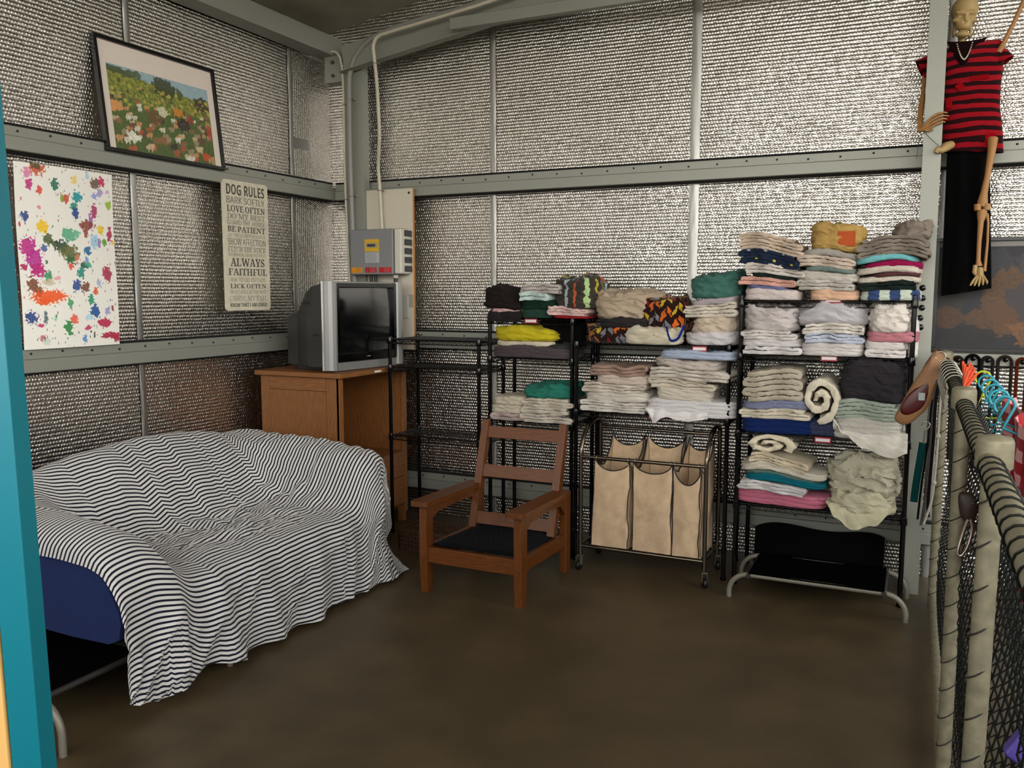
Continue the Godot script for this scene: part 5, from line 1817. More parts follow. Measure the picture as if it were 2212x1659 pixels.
# a rolled cloth seen end on
func rolled_mesh(w: float, h: float, d: float, turns: float, sd: int) -> MB:
	var f := FastNoiseLite.new()
	f.seed = sd
	f.frequency = 1.0
	var m := int(turns * 22)
	var th := 0.86 / (turns + 0.6) * 0.9
	var b := MB.new()
	var pt := func(i: int, o: float, s: float) -> Vector3:
		var a := TAU * turns * i / m
		var r := 0.12 + 0.82 * i / m + o
		r *= 1.0 + 0.06 * f.get_noise_2d(cos(a) * 1.2 + i * 0.02, sin(a) * 1.2)
		var zz := d * 0.5 - s * d + 0.02 * f.get_noise_2d(a * 0.8, 4.0) * (1.0 - s)
		return Vector3(-cos(a) * r * w * 0.5, h * 0.5 + sin(a) * r * h * 0.5, zz)
	for side in 2:
		var rows := []
		var uvs := []
		for i in m + 1:
			var row := []
			var uv := []
			for k in 5:
				row.append(pt.call(i, (th if side == 0 else -th) * 0.5, k / 4.0))
				uv.append(Vector2(i, k))
			rows.append(row)
			uvs.append(uv)
		b.grid(rows, uvs, 1.0 if side == 0 else -1.0)
	for s in [0.0, 1.0]:
		var nn := Vector3.BACK if s == 0.0 else Vector3.FORWARD
		var pu := []
		var pc := []
		var pd := []
		for i in m + 1:
			var u: Vector3 = pt.call(i, th * 0.5, s)
			var c: Vector3 = pt.call(i, 0.0, s)
			var e: Vector3 = pt.call(i, -th * 0.5, s)
			pu.append(b.p(u, nn + (u - c).normalized() * 0.8))
			pc.append(b.p(c + nn * 0.014, nn))
			pd.append(b.p(e, nn + (e - c).normalized() * 0.8))
		for i in m:
			b.quad(pu[i], pu[i + 1], pc[i + 1], pc[i])
			b.quad(pc[i], pc[i + 1], pd[i + 1], pd[i])
	return b

func dots_tex() -> ImageTexture:
	var im := Image.create(128, 128, false, Image.FORMAT_RGB8)
	im.fill(Color(0.1, 0.14, 0.22))
	var f := FastNoiseLite.new()
	blot(im, 32, 32, 13, 9, Color(0.8, 0.72, 0.25), f, 0.1)
	blot(im, 96, 96, 13, 9, Color(0.62, 0.64, 0.62), f, 0.1)
	return tex(im)

func plaid_tex() -> ImageTexture:
	var im := Image.create(64, 64, false, Image.FORMAT_RGB8)
	im.fill(Color(0.72, 0.76, 0.7))
	im.fill_rect(Rect2i(0, 0, 32, 32), Color(0.2, 0.27, 0.42))
	im.fill_rect(Rect2i(32, 32, 32, 32), Color(0.25, 0.31, 0.45))
	im.fill_rect(Rect2i(0, 48, 16, 16), Color(0.5, 0.62, 0.5))
	return tex(im)

# crochet chevrons in brown, orange, yellow, red and grey
func crochet_tex() -> ImageTexture:
	var im := Image.create(160, 160, false, Image.FORMAT_RGB8)
	im.fill(Color(0.13, 0.07, 0.06))
	var cols := [Color(0.78, 0.38, 0.14), Color(0.72, 0.6, 0.15), Color(0.45, 0.1, 0.14), Color(0.42, 0.42, 0.45)]
	for y in 160:
		for x in 160:
			var col := x / 20
			var off := absi(x % 40 - 20)
			var yy := (y + off + col * 7) % 40
			if yy < 19 and (x % 20) > 3: im.set_pixel(x, y, cols[((y + off + col * 7) / 40 + col / 2 * 3) % 4])
	return tex(im)

func bars_tex() -> ImageTexture:
	var im := Image.create(160, 32, false, Image.FORMAT_RGB8)
	im.fill(Color(0.22, 0.2, 0.18))
	im.fill_rect(Rect2i(20, 0, 10, 32), Color(0.68, 0.6, 0.2))
	im.fill_rect(Rect2i(50, 0, 14, 32), Color(0.62, 0.72, 0.5))
	im.fill_rect(Rect2i(90, 0, 8, 32), Color(0.72, 0.35, 0.2))
	im.fill_rect(Rect2i(120, 0, 10, 32), Color(0.6, 0.66, 0.68))
	return tex(im)

func linen_name(l: String) -> Array:
	for q in [["towel", "folded_towel", "towel"], ["sheet", "folded_sheet", "sheet"], ["blanket", "folded_blanket", "blanket"], ["cushion", "cushion", "cushion"], ["quilt", "folded_quilt", "quilt"], ["jacket", "folded_jacket", "jacket"], ["mat,", "folded_mat", "mat"], ["bundle", "cloth_bundle", "cloth"]]:
		if l.split(",")[0].contains(q[0].trim_suffix(",")): return [q[1], q[2]]
	return ["folded_cloth", "cloth"]

func soft(b: MB, amp: float, scale: float) -> MB:
	b.crumple(ruck, amp, scale, amp * 900.0)
	return b

func linen_piece(b: MB, called: String, label: String, category: String, m: Material, at: Vector3, turn := 0.0, group := "linen on the racks") -> MeshInstance3D:
	var o := part(b, called, m)
	o.position = at
	o.rotation.y = turn
	tag(o, label, category, group)
	return o

var ruck := FastNoiseLite.new()
func build_linen() -> void:
	var prints := {"dots": dots_tex(), "plaid": plaid_tex()}
	var k := 0
	ruck.seed = 15
	ruck.frequency = 1.0
	ruck.fractal_octaves = 2
	for q in LINEN:
		k += 1
		var w: float = q[3]
		var h: float = q[4]
		var d := 0.33 if q[2] > -4.68 else 0.31
		var col := Color8(q[5], q[6], q[7]) * 0.93
		col.a = 1.0
		var kind: String = q[8]
		var b: MB
		w *= rng.randf_range(0.97, 1.05)
		if kind == "f": b = folded_mesh(w, h, d, maxi(1, int(round(h / 0.024))), k * 13, 0.2)
		elif kind == "p": b = folded_mesh(w, h, d, maxi(2, int(round(h / 0.045))), k * 13, 0.85)
		elif kind == "s5": b = layered_mesh(w, h, d, 6, k * 13)
		else: b = layered_mesh(w, h, d, maxi(2, int(round(h / 0.019))), k * 13)
		# the whole stack sags and leans a little, more towards its top
		var stack_seed := str((q[10] as String).get_slice(" of ", 1)).hash() % 97
		var base_y: float = [1.553, 1.268, 0.848, 0.458, 1.305, 0.903, 1.44, 1.2, 0.81].filter(func(e): return e <= q[1]).max()
		for i in b.v.size():
			var p := b.v[i]
			var hh := clampf((q[1] - base_y + p.y) / 0.2, 0, 1.2)
			var xx := p.x / 0.16
			p.y += hh * (0.012 * sin(xx * 2.2 + stack_seed) - 0.012 * xx * xx) + hh * 0.010 * sin(stack_seed * 1.7) * xx
			p.x += hh * 0.012 * sin(stack_seed * 2.3)
			b.v[i] = p
		b.crumple(ruck, 0.0042 if kind != "p" else 0.008, 17.0 if kind != "p" else 11.0, k * 3.7)
		var m := cloth(col)
		if q[9] == "dots": m = cloth(Color.WHITE, prints.dots, 11.0)
		if q[9] == "plaid": m = cloth(Color.WHITE, prints.plaid, 8.0)
		if (q[10] as String).contains("satin"): m = cloth(col, null, 1.0, 0.42)
		var nm := linen_name(q[10])
		var o := linen_piece(b, nm[0], q[10], nm[1], m, Vector3(q[0] + rng.randf_range(-0.008, 0.008), q[1], q[2] - d * 0.5 + rng.randf_range(0.0, 0.026)), rng.randf_range(-0.05, 0.05))
		if (q[10] as String).begins_with("mustard"):
			var pb := MB.new()
			pb.box(Vector3(0.058, 0.06, d * 0.5 + 0.002), Vector3(0.085, 0.075, 0.004), 0.002)
			part(pb, "patch", cloth(Color(0.75, 0.36, 0.2)), o)

	# rolls
	linen_piece(soft(rolled_mesh(0.205, 0.235, 0.34, 1.75, 3), 0.010, 10.0), "rolled_quilt", "cream rolled quilt standing end-on in middle of third shelf, tall rack", "quilt", cloth(Color8(232, 222, 200)), Vector3(-0.425, 0.932, -4.8))
	linen_piece(soft(rolled_mesh(0.26, 0.11, 0.33, 1.6, 8), 0.007, 11.0), "rolled_towel", "cream rolled towel on top of left stack, lowest shelf, tall rack", "towel", cloth(Color8(232, 221, 194)), Vector3(-0.672, 0.735, -4.8))
	linen_piece(soft(folded_mesh(0.21, 0.075, 0.3, 3, 501, 0.3), 0.005, 9), "folded_sheet", "navy and cream sheet folded beneath the rolled quilt, tall rack", "sheet", cloth(Color8(60, 66, 92)), Vector3(-0.418, 0.854, -4.81))
	# white sheet slipping over the front edge of the third shelf
	hanging_cloth("slipped_sheet", "off-white sheet slipping over the third shelf edge, tall rack", "sheet", Color8(226, 220, 208), [[-0.35, 0.12, 0.10], [-0.3, 0.12, 0.02], [-0.2, 0.125, -0.05], [-0.08, 0.125, -0.085], [0.0, 0.12, -0.06]], 0.86, -4.64)
	# heap of pale sheets on the lowest shelf
	linen_piece(soft(folded_mesh(0.34, 0.2, 0.2, 3, 77, 1.0), 0.016, 9), "cloth_bundle", "grey crumpled sheet at the back of lowest shelf, tall rack", "sheet", cloth(Color8(168, 163, 148)), Vector3(-0.24, 0.464, -4.93), 0.2)
	linen_piece(soft(folded_mesh(0.33, 0.165, 0.2, 3, 78, 1.0), 0.018, 9), "cloth_bundle", "pale khaki crumpled sheet heaped on lowest shelf, tall rack", "sheet", cloth(Color8(196, 190, 166)), Vector3(-0.2, 0.555, -4.76), -0.15)
	linen_piece(soft(folded_mesh(0.3, 0.1, 0.24, 2, 79, 0.9), 0.012, 9), "cloth_bundle", "khaki crumpled sheet under the heap on lowest shelf, tall rack", "sheet", cloth(Color8(204, 198, 170)), Vector3(-0.2, 0.464, -4.74), 0.1)
	hanging_cloth("slipped_sheet", "pale khaki sheet hanging off the lowest shelf, tall rack", "sheet", Color8(214, 208, 176), [[-0.37, 0.07, 0.05], [-0.32, 0.085, -0.03], [-0.24, 0.1, -0.085], [-0.14, 0.11, -0.05], [-0.04, 0.09, 0.03]], 0.47, -4.64)
	# upright fan of the taupe blanket
	linen_piece(soft(folded_mesh(0.15, 0.075, 0.2, 2, 91, 0.9), 0.012, 9), "folded_blanket", "loose taupe blanket flopped over its stack, top shelf, tall rack", "blanket", cloth(Color8(140, 128, 118)), Vector3(-0.03, 1.862, -4.78), 0.3)
	linen_piece(soft(folded_mesh(0.05, 0.17, 0.2, 3, 92, 0.6), 0.006, 9), "folded_sheet", "white sheet bulging past the right post, second shelf, tall rack", "sheet", cloth(Color8(238, 232, 228)), Vector3(-0.002, 1.272, -4.83))

	# middle rack: crochet blanket, taupe cloth and bagged print cloth
	var cro := crochet_tex()
	linen_piece(soft(folded_mesh(0.56, 0.1, 0.34, 2, 201, 0.8), 0.01, 9), "crochet_blanket", "dark brown crochet blanket of orange chevrons spread on middle rack", "blanket", cloth(Color.WHITE, cro, 3.2), Vector3(-1.47, 1.308, -4.85), 0.05)
	linen_piece(soft(folded_mesh(0.3, 0.17, 0.26, 2, 202, 0.8), 0.012, 9), "crochet_blanket", "bunched crochet blanket bulging up with orange and yellow diamonds", "blanket", cloth(Color.WHITE, cro, 3.6), Vector3(-1.3, 1.385, -4.82), -0.2)
	linen_piece(soft(folded_mesh(0.4, 0.15, 0.3, 3, 203, 0.8), 0.014, 9), "taupe_cloth", "taupe folded cloth slumped over the crochet blanket", "cloth", cloth(Color8(176, 158, 136)), Vector3(-1.5, 1.44, -4.83), 0.25)
	linen_piece(soft(folded_mesh(0.33, 0.085, 0.16, 2, 204, 0.9), 0.01, 9), "print_cloth", "cream and brown printed cloth in front of the crochet blanket", "cloth", cloth(Color8(206, 196, 174)), Vector3(-1.33, 1.309, -4.71), -0.1)
	linen_piece(soft(folded_mesh(0.3, 0.05, 0.18, 2, 205, 0.8), 0.008, 9), "dark_cloth", "black cloth squeezed below the taupe cloth, middle rack", "cloth", cloth(Color8(44, 42, 42)), Vector3(-1.5, 1.4, -4.75), 0.1)
	var rb := MB.new()
	rb.tube(spline([Vector3(-1.235, 1.405, -4.64), Vector3(-1.225, 1.37, -4.625), Vector3(-1.205, 1.335, -4.62), Vector3(-1.17, 1.345, -4.625), Vector3(-1.15, 1.385, -4.63), Vector3(-1.14, 1.42, -4.64)], 5), 0.011, 8, true, false, 0.4)
	var rr := part(rb, "ribbon", cloth(Color(0.05, 0.16, 0.5)))
	tag(rr, "bright blue ribbon dangling at the middle rack front", "ribbon")
	hanging_cloth("slipped_sheet", "white sheet corner hanging below the lower shelf, middle rack", "sheet", Color8(232, 228, 226), [[-1.35, 0.1, 0.03], [-1.3, 0.1, -0.04], [-1.24, 0.1, -0.01], [-1.12, 0.1, -0.025], [-1.0, 0.1, -0.005]], 0.912, -4.67)

	# narrow rack: striped towel heap, hanging dark edge, black bag
	linen_piece(soft(folded_mesh(0.3, 0.16, 0.26, 3, 301, 0.9), 0.012, 9), "striped_towel", "dark grey towel striped yellow and green heaped on narrow rack", "towel", cloth(Color.WHITE, bars_tex(), 2.6), Vector3(-1.8, 1.508, -4.82), -0.35)
	linen_piece(soft(folded_mesh(0.26, 0.16, 0.3, 2, 302, 0.5), 0.006, 9), "black_bag", "black soft bag at the right of second shelf, narrow rack", "bag", cloth(Color(0.03, 0.03, 0.03)), Vector3(-1.96, 1.27, -4.9))
	hanging_cloth("dark_cloth", "black cloth edge hanging over top shelf, narrow rack", "cloth", Color8(36, 32, 32), [[-2.36, 0.05, -0.02], [-2.28, 0.05, -0.028], [-2.2, 0.05, -0.02], [-2.13, 0.05, -0.024]], 1.446, -4.685)
	linen_piece(soft(folded_mesh(0.2, 0.08, 0.3, 2, 303, 0.6), 0.008, 9), "black_cloth", "charcoal plastic wrapped cloth right of the yellow cloth, narrow rack", "cloth", cloth(Color8(52, 50, 52), null, 1.0, 0.5), Vector3(-1.93, 1.206, -4.84))

# cloth that lies on a shelf and falls over its front edge; pts: x, reach back, drop below or above the shelf
func hanging_cloth(called: String, label: String, category: String, col: Color, pts: Array, y: float, zf: float) -> void:
	var f := FastNoiseLite.new()
	f.seed = pts.size() * 31 + int(absf(zf * 1000.0 + y * 777.0))
	f.frequency = 1.0
	var rows := []
	var uvs := []
	var n := 40
	for i in n + 1:
		var fi := float(i) / n * (pts.size() - 1)
		var k := mini(int(fi), pts.size() - 2)
		var t := smoothstep(0, 1, fi - k)
		var x: float = lerpf(pts[k][0], pts[k + 1][0], fi - k)
		var back: float = lerpf(pts[k][1], pts[k + 1][1], t)
		var drop: float = lerpf(pts[k][2], pts[k + 1][2], t)
		var row := []
		var uv := []
		for j in 23:
			var s := j / 22.0
			var q := Vector3(x, 0, 0)
			var lift := 0.035
			if s < 0.35:
				var a := s / 0.35
				q.y = y + lift + 0.012 * (1.0 - a)
				q.z = zf - back * (1.0 - a)
			else:
				var a := (s - 0.35) / 0.65
				q.z = zf + 0.022 * sin(minf(a * 3.0, PI / 2)) + 0.008 * a
				q.y = lerpf(y + lift, y + drop, a)
			q.z += 0.010 * f.get_noise_2d(x * 13.0, s * 2.0) + 0.006 * sin(x * 60.0 + s * 3.0) * s
			q.y += 0.010 * f.get_noise_2d(x * 9.0 + 4.0, s * 5.0)
			row.append(q)
			uv.append(Vector2(x, s))
		rows.append(row)
		uvs.append(uv)
	var b := MB.new()
	b.sheet(rows, uvs, 0.005)
	var o := part(b, called, cloth(col))
	tag(o, label, category, "linen on the racks")

# ------------------------------------------------------------------ chain-link fence and what hangs on it
func outline_puff(b: MB, pts: Array, z0: float, z1: float, bulge: float) -> void:
	# a stuffed shape: outline rings that shrink towards both faces
	var c := Vector2.ZERO
	for q in pts: c += q
	c /= pts.size()
	var sm := []
	var m := pts.size()
	for i in m:
		for k in 4:
			sm.append((pts[i] as Vector2).cubic_interpolate(pts[(i + 1) % m], pts[(i - 1 + m) % m], pts[(i + 2) % m], k / 4.0))
	var rows := []
	var uvs := []
	for s in [[0.02, z0 - bulge], [0.45, z0 - bulge * 0.9], [0.8, z0 - bulge * 0.45], [0.96, z0], [1.0, (z0 + z1) / 2], [0.96, z1], [0.8, z1 + bulge * 0.45], [0.45, z1 + bulge * 0.9], [0.02, z1 + bulge]]:
		var row := []
		var uv := []
		for k in sm.size() + 1:
			var q: Vector2 = c + (sm[k % sm.size()] - c) * s[0]
			row.append(Vector3(q.x, q.y, s[1]))
			uv.append(q)
		rows.append(row)
		uvs.append(uv)
	var probe := (Vector3(sm[1].x, sm[1].y, 0) - Vector3(c.x, c.y, 0)).cross(Vector3(sm[3].x, sm[3].y, 0) - Vector3(c.x, c.y, 0)).z
	b.grid(rows, uvs, -1.0 if probe > 0 else 1.0, 0.0, true)

func strap(called: String, label: String, category: String, pts: Array, r: float, flat: float, m: Material, group := "") -> Node3D:
	var o := thing(called, label, category, Vector3.ZERO, 0.0, group)
	var b := MB.new()
	b.tube(spline(pts, 6), r, 8, true, false, flat)
	part(b, "strap", m, o)
	return o

func build_fence() -> void:
	var X := 0.15
	var top := 1.29
	var o := thing("chain_link_fence", "green chain-link fence on galvanised pipe posts at right", "fence")
	var pipe_t := tex(noise_image(256, 256, 0.03, 4, 71, 0.7, 1.02))
	var pipe := textured(Color(0.6, 0.57, 0.47), pipe_t, 0.6, 0.25, Vector3(3, 3, 3))
	var wire := M(Color(0.025, 0.05, 0.04), 0.35)
	var b := MB.new()
	for z in [-0.85, -1.95, -2.93, -4.72]:
		b = MB.new()
		b.X = Transform3D(Basis(Vector3(0, 0, 1), -0.008 if z == -1.95 else 0.0), Vector3(X, 0, z))
		b.lathe([Vector2(0, 0), Vector2(0.0215, 0), Vector2(0.0215, top), Vector2(0, top)], 20)
		var ps := part(b, "post", pipe, o)
		b = MB.new()
		b.X = Transform3D(Basis(), Vector3(X + (0.01 if z == -1.95 else 0.0), 0, z))
		b.lathe([Vector2(0.022, top - 0.05), Vector2(0.035, top - 0.042), Vector2(0.035, top + 0.01), Vector2(0.031, top + 0.02), Vector2(0, top + 0.026)], 20)
		part(b, "post_cap", pipe, ps)
		b = MB.new()
		var y := 0.08
		while y < top - 0.1:
			var lp := []
			for k in 15:
				var a := TAU * k / 14
				lp.append(Vector3(X + 0.0235 * cos(a), y + 0.016 * cos(a), z + 0.0235 * sin(a)))
			b.tube(lp, 0.0018, 5, false)
			y += 0.092
		tag(part(b, "tie_wires", wire, ps), "", "", "", "stuff")
	var zs := [-0.2, -0.85, -1.95, -2.93, -4.72]
	for k in 4:
		b = MB.new()
		b.cyl(Vector3(X, top - 0.03, zs[k]), Vector3(X, top - 0.03, zs[k + 1]), 0.0215, 18)
		var rl := part(b, "top_rail", pipe, o)
		b = MB.new()
		var hl := []
		var n := int(absf(zs[k] - zs[k + 1]) / 0.062) * 12
		for i in n + 1:
			var a := TAU * i / 12.0
			hl.append(Vector3(X + 0.0237 * cos(a), top - 0.03 + 0.0237 * sin(a), lerpf(zs[k] - 0.04, zs[k + 1] + 0.04, float(i) / n)))
		b.tube(hl, 0.0021, 5, false)
		tag(part(b, "lacing_wire", wire, rl), "", "", "", "stuff")
	# bottom rail
	b = MB.new()
	b.cyl(Vector3(X, 0.05, -0.2), Vector3(X, 0.05, -4.72), 0.02, 14)
	part(b, "bottom_rail", pipe, o)
	# woven fabric
	b = MB.new()
	var p := 0.027
	var nk := int(4.4 / p)
	for k in nk:
		var z0 := -0.3 - k * p
		var pts := []
		for i in 46:
			var y := 0.04 + i * 0.027
			var ph := (i + k) % 2
			pts.append(Vector3(X + 0.029 + (0.005 if i % 2 else -0.005) + 0.012 * sin(y * 6.0 + z0 * 2.0), y, z0 - (p * 1.06 if ph else -p * 0.06)))
		b.tube(pts, 0.0021, 5, false)
	tag(part(b, "mesh_fabric", wire, o), "dark green woven wire mesh", "", "", "stuff")

	# pouch hanging over the far end
	o = thing("padded_pouch", "pointed tan and dark red padded pouch hooked on fence end", "pouch")
	b = MB.new()
	outline_puff(b, [Vector2(0.1, 1.331), Vector2(0.14, 1.304), Vector2(0.157, 1.261), Vector2(0.123, 1.174), Vector2(0.08, 1.062), Vector2(0.043, 1.016), Vector2(0.011, 0.983), Vector2(-0.029, 0.972), Vector2(-0.062, 0.998), Vector2(-0.048, 1.044), Vector2(-0.003, 1.146), Vector2(0.043, 1.235), Vector2(0.07, 1.28)], -4.44, -4.415, 0.018)
	part(b, "body", textured(Color(0.6, 0.43, 0.28), weave_tex, 0.6, 0.0, Vector3(6, 6, 6)), o)
	b = MB.new()
	outline_puff(b, [Vector2(0.079, 1.192), Vector2(0.074, 1.109), Vector2(0.047, 1.053), Vector2(-0.011, 1.021), Vector2(-0.04, 1.048), Vector2(-0.002, 1.127)], -4.415, -4.4, 0.008)
	var ins := part(b, "inset", M(Color(0.28, 0.03, 0.04), 0.4), o)
	b = MB.new()
	b.box(Vector3(0.05, 1.115, -4.391), Vector3(0.028, 0.036, 0.004), 0.001)
	part(b, "tag", M(Color(0.6, 0.64, 0.62), 0.4), ins)
	b = MB.new()
	outline_puff(b, [Vector2(0.105, 1.335), Vector2(0.13, 1.31), Vector2(0.11, 1.26), Vector2(0.07, 1.2), Vector2(0.03, 1.19), Vector2(0.06, 1.27)], -4.45, -4.43, 0.012)
	part(b, "flap", M(Color(0.24, 0.04, 0.05), 0.4), o)
	b = MB.new()
	b.tube(arc(Vector3(0.12, 1.305, -4.41), Vector3.RIGHT, Vector3.UP, 0.022, 0, TAU, 16), 0.0025, 6, false)
	part(b, "ring", chrome, o)

	# leads hanging from the fence
	var dark := cloth(Color(0.035, 0.033, 0.035))
	var g := "dog leads hanging from the fence"
	strap("dog_lead", "flat black dog lead hanging at the fence end", "lead", [Vector3(0.15, 1.28, -4.4), Vector3(0.125, 1.22, -4.37), Vector3(0.11, 1.1, -4.37), Vector3(0.108, 0.91, -4.37), Vector3(0.1, 0.63, -4.37), Vector3(0.105, 0.55, -4.37)], 0.011, 0.3, dark, g)
	strap("dog_lead", "dull grey dog lead hanging between black leads", "lead", [Vector3(0.15, 1.27, -4.45), Vector3(0.115, 1.2, -4.41), Vector3(0.1, 1.0, -4.4), Vector3(0.095, 0.8, -4.4), Vector3(0.085, 0.6, -4.4), Vector3(0.075, 0.5, -4.4)], 0.01, 0.3, cloth(Color(0.28, 0.25, 0.24)), g)
	var rp := strap("rope_lead", "white knotted rope lead hanging on the fence", "lead", [Vector3(0.15, 1.27, -4.3), Vector3(0.133, 1.2, -4.33), Vector3(0.127, 1.072, -4.345), Vector3(0.126, 0.92, -4.345), Vector3(0.122, 0.77, -4.345), Vector3(0.113, 0.635, -4.345), Vector3(0.085, 0.52, -4.345)], 0.0055, 1.0, cloth(Color(0.72, 0.7, 0.64)), g)
	for y in [0.94, 0.72]:
		b = MB.new()
		b.X = Transform3D(Basis(), Vector3(0.126 if y > 0.9 else 0.1195, y, -4.345))
		b.lathe([Vector2(0, -0.014), Vector2(0.009, -0.009), Vector2(0.0115, 0), Vector2(0.009, 0.009), Vector2(0, 0.014)], 10)
		part(b, "knot", cloth(Color(0.72, 0.7, 0.64)), rp)
	var tl := strap("dog_lead", "teal webbing dog lead with metal clip on fence", "lead", [Vector3(0.066, 0.89, -4.44), Vector3(0.056, 0.79, -4.44), Vector3(0.046, 0.69, -4.44), Vector3(0.04, 0.6, -4.44)], 0.0165, 0.2, cloth(Color(0.03, 0.24, 0.24)), g)
	b = MB.new()
	b.cyl(Vector3(0.067, 0.885, -4.44), Vector3(0.071, 0.95, -4.44), 0.004, 8)
	b.tube(arc(Vector3(0.074, 0.975, -4.44), Vector3.RIGHT, Vector3.UP, 0.018, 0, TAU, 14), 0.0028, 6, false)
	part(b, "clip", chrome, tl)
	strap("dog_lead", "thin black cord lead beside the teal one", "lead", [Vector3(0.15, 1.26, -4.5), Vector3(0.1, 1.1, -4.46), Vector3(0.088, 0.9, -4.44), Vector3(0.07, 0.7, -4.43), Vector3(0.06, 0.52, -4.43)], 0.005, 1.0, dark, g)
	# pegs, clips on the rail
	for k in 4:
		b = MB.new()
		var zz := -3.1 - k * 0.13
		b.box(Vector3(0.163 + 0.003 * k, 1.322, zz), Vector3(0.009, 0.06, 0.014), 0.003, Basis(Vector3(0, 0, 1), -0.25 + 0.12 * k))
		b.box(Vector3(0.178 + 0.003 * k, 1.318, zz), Vector3(0.009, 0.06, 0.014), 0.003, Basis(Vector3(0, 0, 1), -0.55 + 0.12 * k))
		var pg := part(b, "clothes_peg", M(Color(0.85, 0.28, 0.1), 0.4))
		tag(pg, "orange plastic clothes peg on the fence rail, %s from the near post" % ["first", "second", "third", "fourth"][k], "peg", "orange pegs on the fence rail")
	for k in 7:
		b = MB.new()
		var zz := -3.5 - k * 0.13
		b.tube(arc(Vector3(0.15, 1.262, zz), Vector3.RIGHT, Vector3.UP, 0.036, -0.3, PI + 0.6, 12), 0.003, 6)
		b.tube([Vector3(0.117, 1.25, zz), Vector3(0.112, 1.2, zz), Vector3(0.118, 1.17, zz)], 0.003, 6)
		var hk := part(b, "wire_hook", chrome)
		tag(hk, "shiny wire hook over the far fence rail, %s counting from the pegs" % ["first", "second", "third", "fourth", "fifth", "sixth", "seventh"][k], "hook", "wire hooks on the fence rail")
	# carabiner
	o = thing("carabiner", "steel carabiner clipped to the mesh between two posts", "carabiner")
	b = MB.new()
	b.tube(spline([Vector3(0.165, 0.985, -2.6), Vector3(0.17, 0.96, -2.58), Vector3(0.16, 0.915, -2.56), Vector3(0.145, 0.89, -2.55), Vector3(0.138, 0.9, -2.56), Vector3(0.148, 0.945, -2.58), Vector3(0.16, 0.985, -2.6)], 5), 0.0045, 8)
	part(b, "loop", chrome, o)
	b = MB.new()
	outline_puff(b, [Vector2(0.135, 1.05), Vector2(0.175, 1.045), Vector2(0.18, 0.99), Vector2(0.16, 0.97), Vector2(0.14, 0.99)], -2.62, -2.6, 0.012)
	part(b, "leather_tab", M(Color(0.16, 0.1, 0.07), 0.6), o)

	# hangers and the red checked garment on the far side of the fence
	var hang_cols := [Color(0.7, 0.78, 0.12), Color(0.14, 0.55, 0.62), Color(0.16, 0.58, 0.65), Color(0.14, 0.52, 0.6), Color(0.17, 0.58, 0.64), Color(0.15, 0.55, 0.62)]
	for k in 6:
		var zz := -3.62 + k * 0.17
		o = thing("clothes_hanger", "yellow plastic clothes hanger hooked behind the fence post" if k == 0 else "turquoise plastic hanger behind the fence, %s after the yellow one" % ["", "first", "second", "third", "fourth", "fifth"][k], "hanger", Vector3(0.245, 1.245, zz), 0.0, "" if k == 0 else "turquoise hangers behind the fence")
		b = MB.new()
		var hk := arc(Vector3(0, 0.035, 0), Vector3.LEFT, Vector3.UP, 0.026, -0.8, PI + 0.2, 10)
		b.tube([Vector3(0, -0.03, 0), Vector3(0.012, 0.0, 0)] + [hk[10]] , 0.004, 6)
		b.tube(hk, 0.004, 6)
		part(b, "hook", M(hang_cols[k], 0.35), o)
		b = MB.new()
		b.tube([Vector3(0, -0.03, 0), Vector3(0.16, -0.1, 0.02), Vector3(-0.03, -0.12, 0)], 0.005, 6, true, true)
		part(b, "arms", M(hang_cols[k], 0.35), o)
	var im := Image.create(64, 64, false, Image.FORMAT_RGB8)
	im.fill(Color(0.62, 0.06, 0.12))
	im.fill_rect(Rect2i(0, 0, 32, 32), Color(0.86, 0.62, 0.62))
	im.fill_rect(Rect2i(32, 32, 32, 32), Color(0.5, 0.02, 0.07))
	var ging := tex(im)
	var f := FastNoiseLite.new()
	f.seed = 2
	f.frequency = 1.0
	var rows := []
	var uvs := []
	for i in 41:
		var row := []
		var uv := []
		var s := i / 40.0
		for j in 17:
			var t := j / 16.0
			var z := lerpf(-3.3, -2.0, s)
			var y := 1.245 + 0.02 * sin(s * 9.0) - t * (0.46 + 0.05 * f.get_noise_1d(s * 3.0))
			row.append(Vector3(0.285 + 0.04 * f.get_noise_2d(s * 5.0, t * 1.2) + 0.03 * sin(s * 24.0) * (0.3 + t) + 0.05 * t, y, z))
			uv.append(Vector2(s * 14.0, t * 7.0))
		rows.append(row)
		uvs.append(uv)
	b = MB.new()
	b.sheet(rows, uvs, 0.004)
	var gm := cloth(Color.WHITE, ging, 1.0)
	var gt := part(b, "checked_garment", gm)
	tag(gt, "red and pink checked garment hanging behind the fence", "garment")
	# purple brush
	o = thing("grooming_brush", "purple plastic brush hung on the fence at lower right", "brush", Vector3(0.2, 0.85, -1.585))
	b = MB.new()
	b.X = Transform3D(Basis(Vector3(0, 0, 1), -0.5), Vector3.ZERO)
	b.box(Vector3(0, 0, 0), Vector3(0.04, 0.07, 0.03), 0.008)
	part(b, "head", M(Color(0.3, 0.24, 0.55), 0.4), o)
	b = MB.new()
	b.X = Transform3D(Basis(Vector3(0, 0, 1), -0.5), Vector3.ZERO)
	b.box(Vector3(0.03, -0.07, 0), Vector3(0.026, 0.1, 0.022), 0.008)
	part(b, "handle", M(Color(0.62, 0.42, 0.6), 0.4), o)

	# leads on hooks under the framed print
	var gl := "looped leads on hooks under the print"
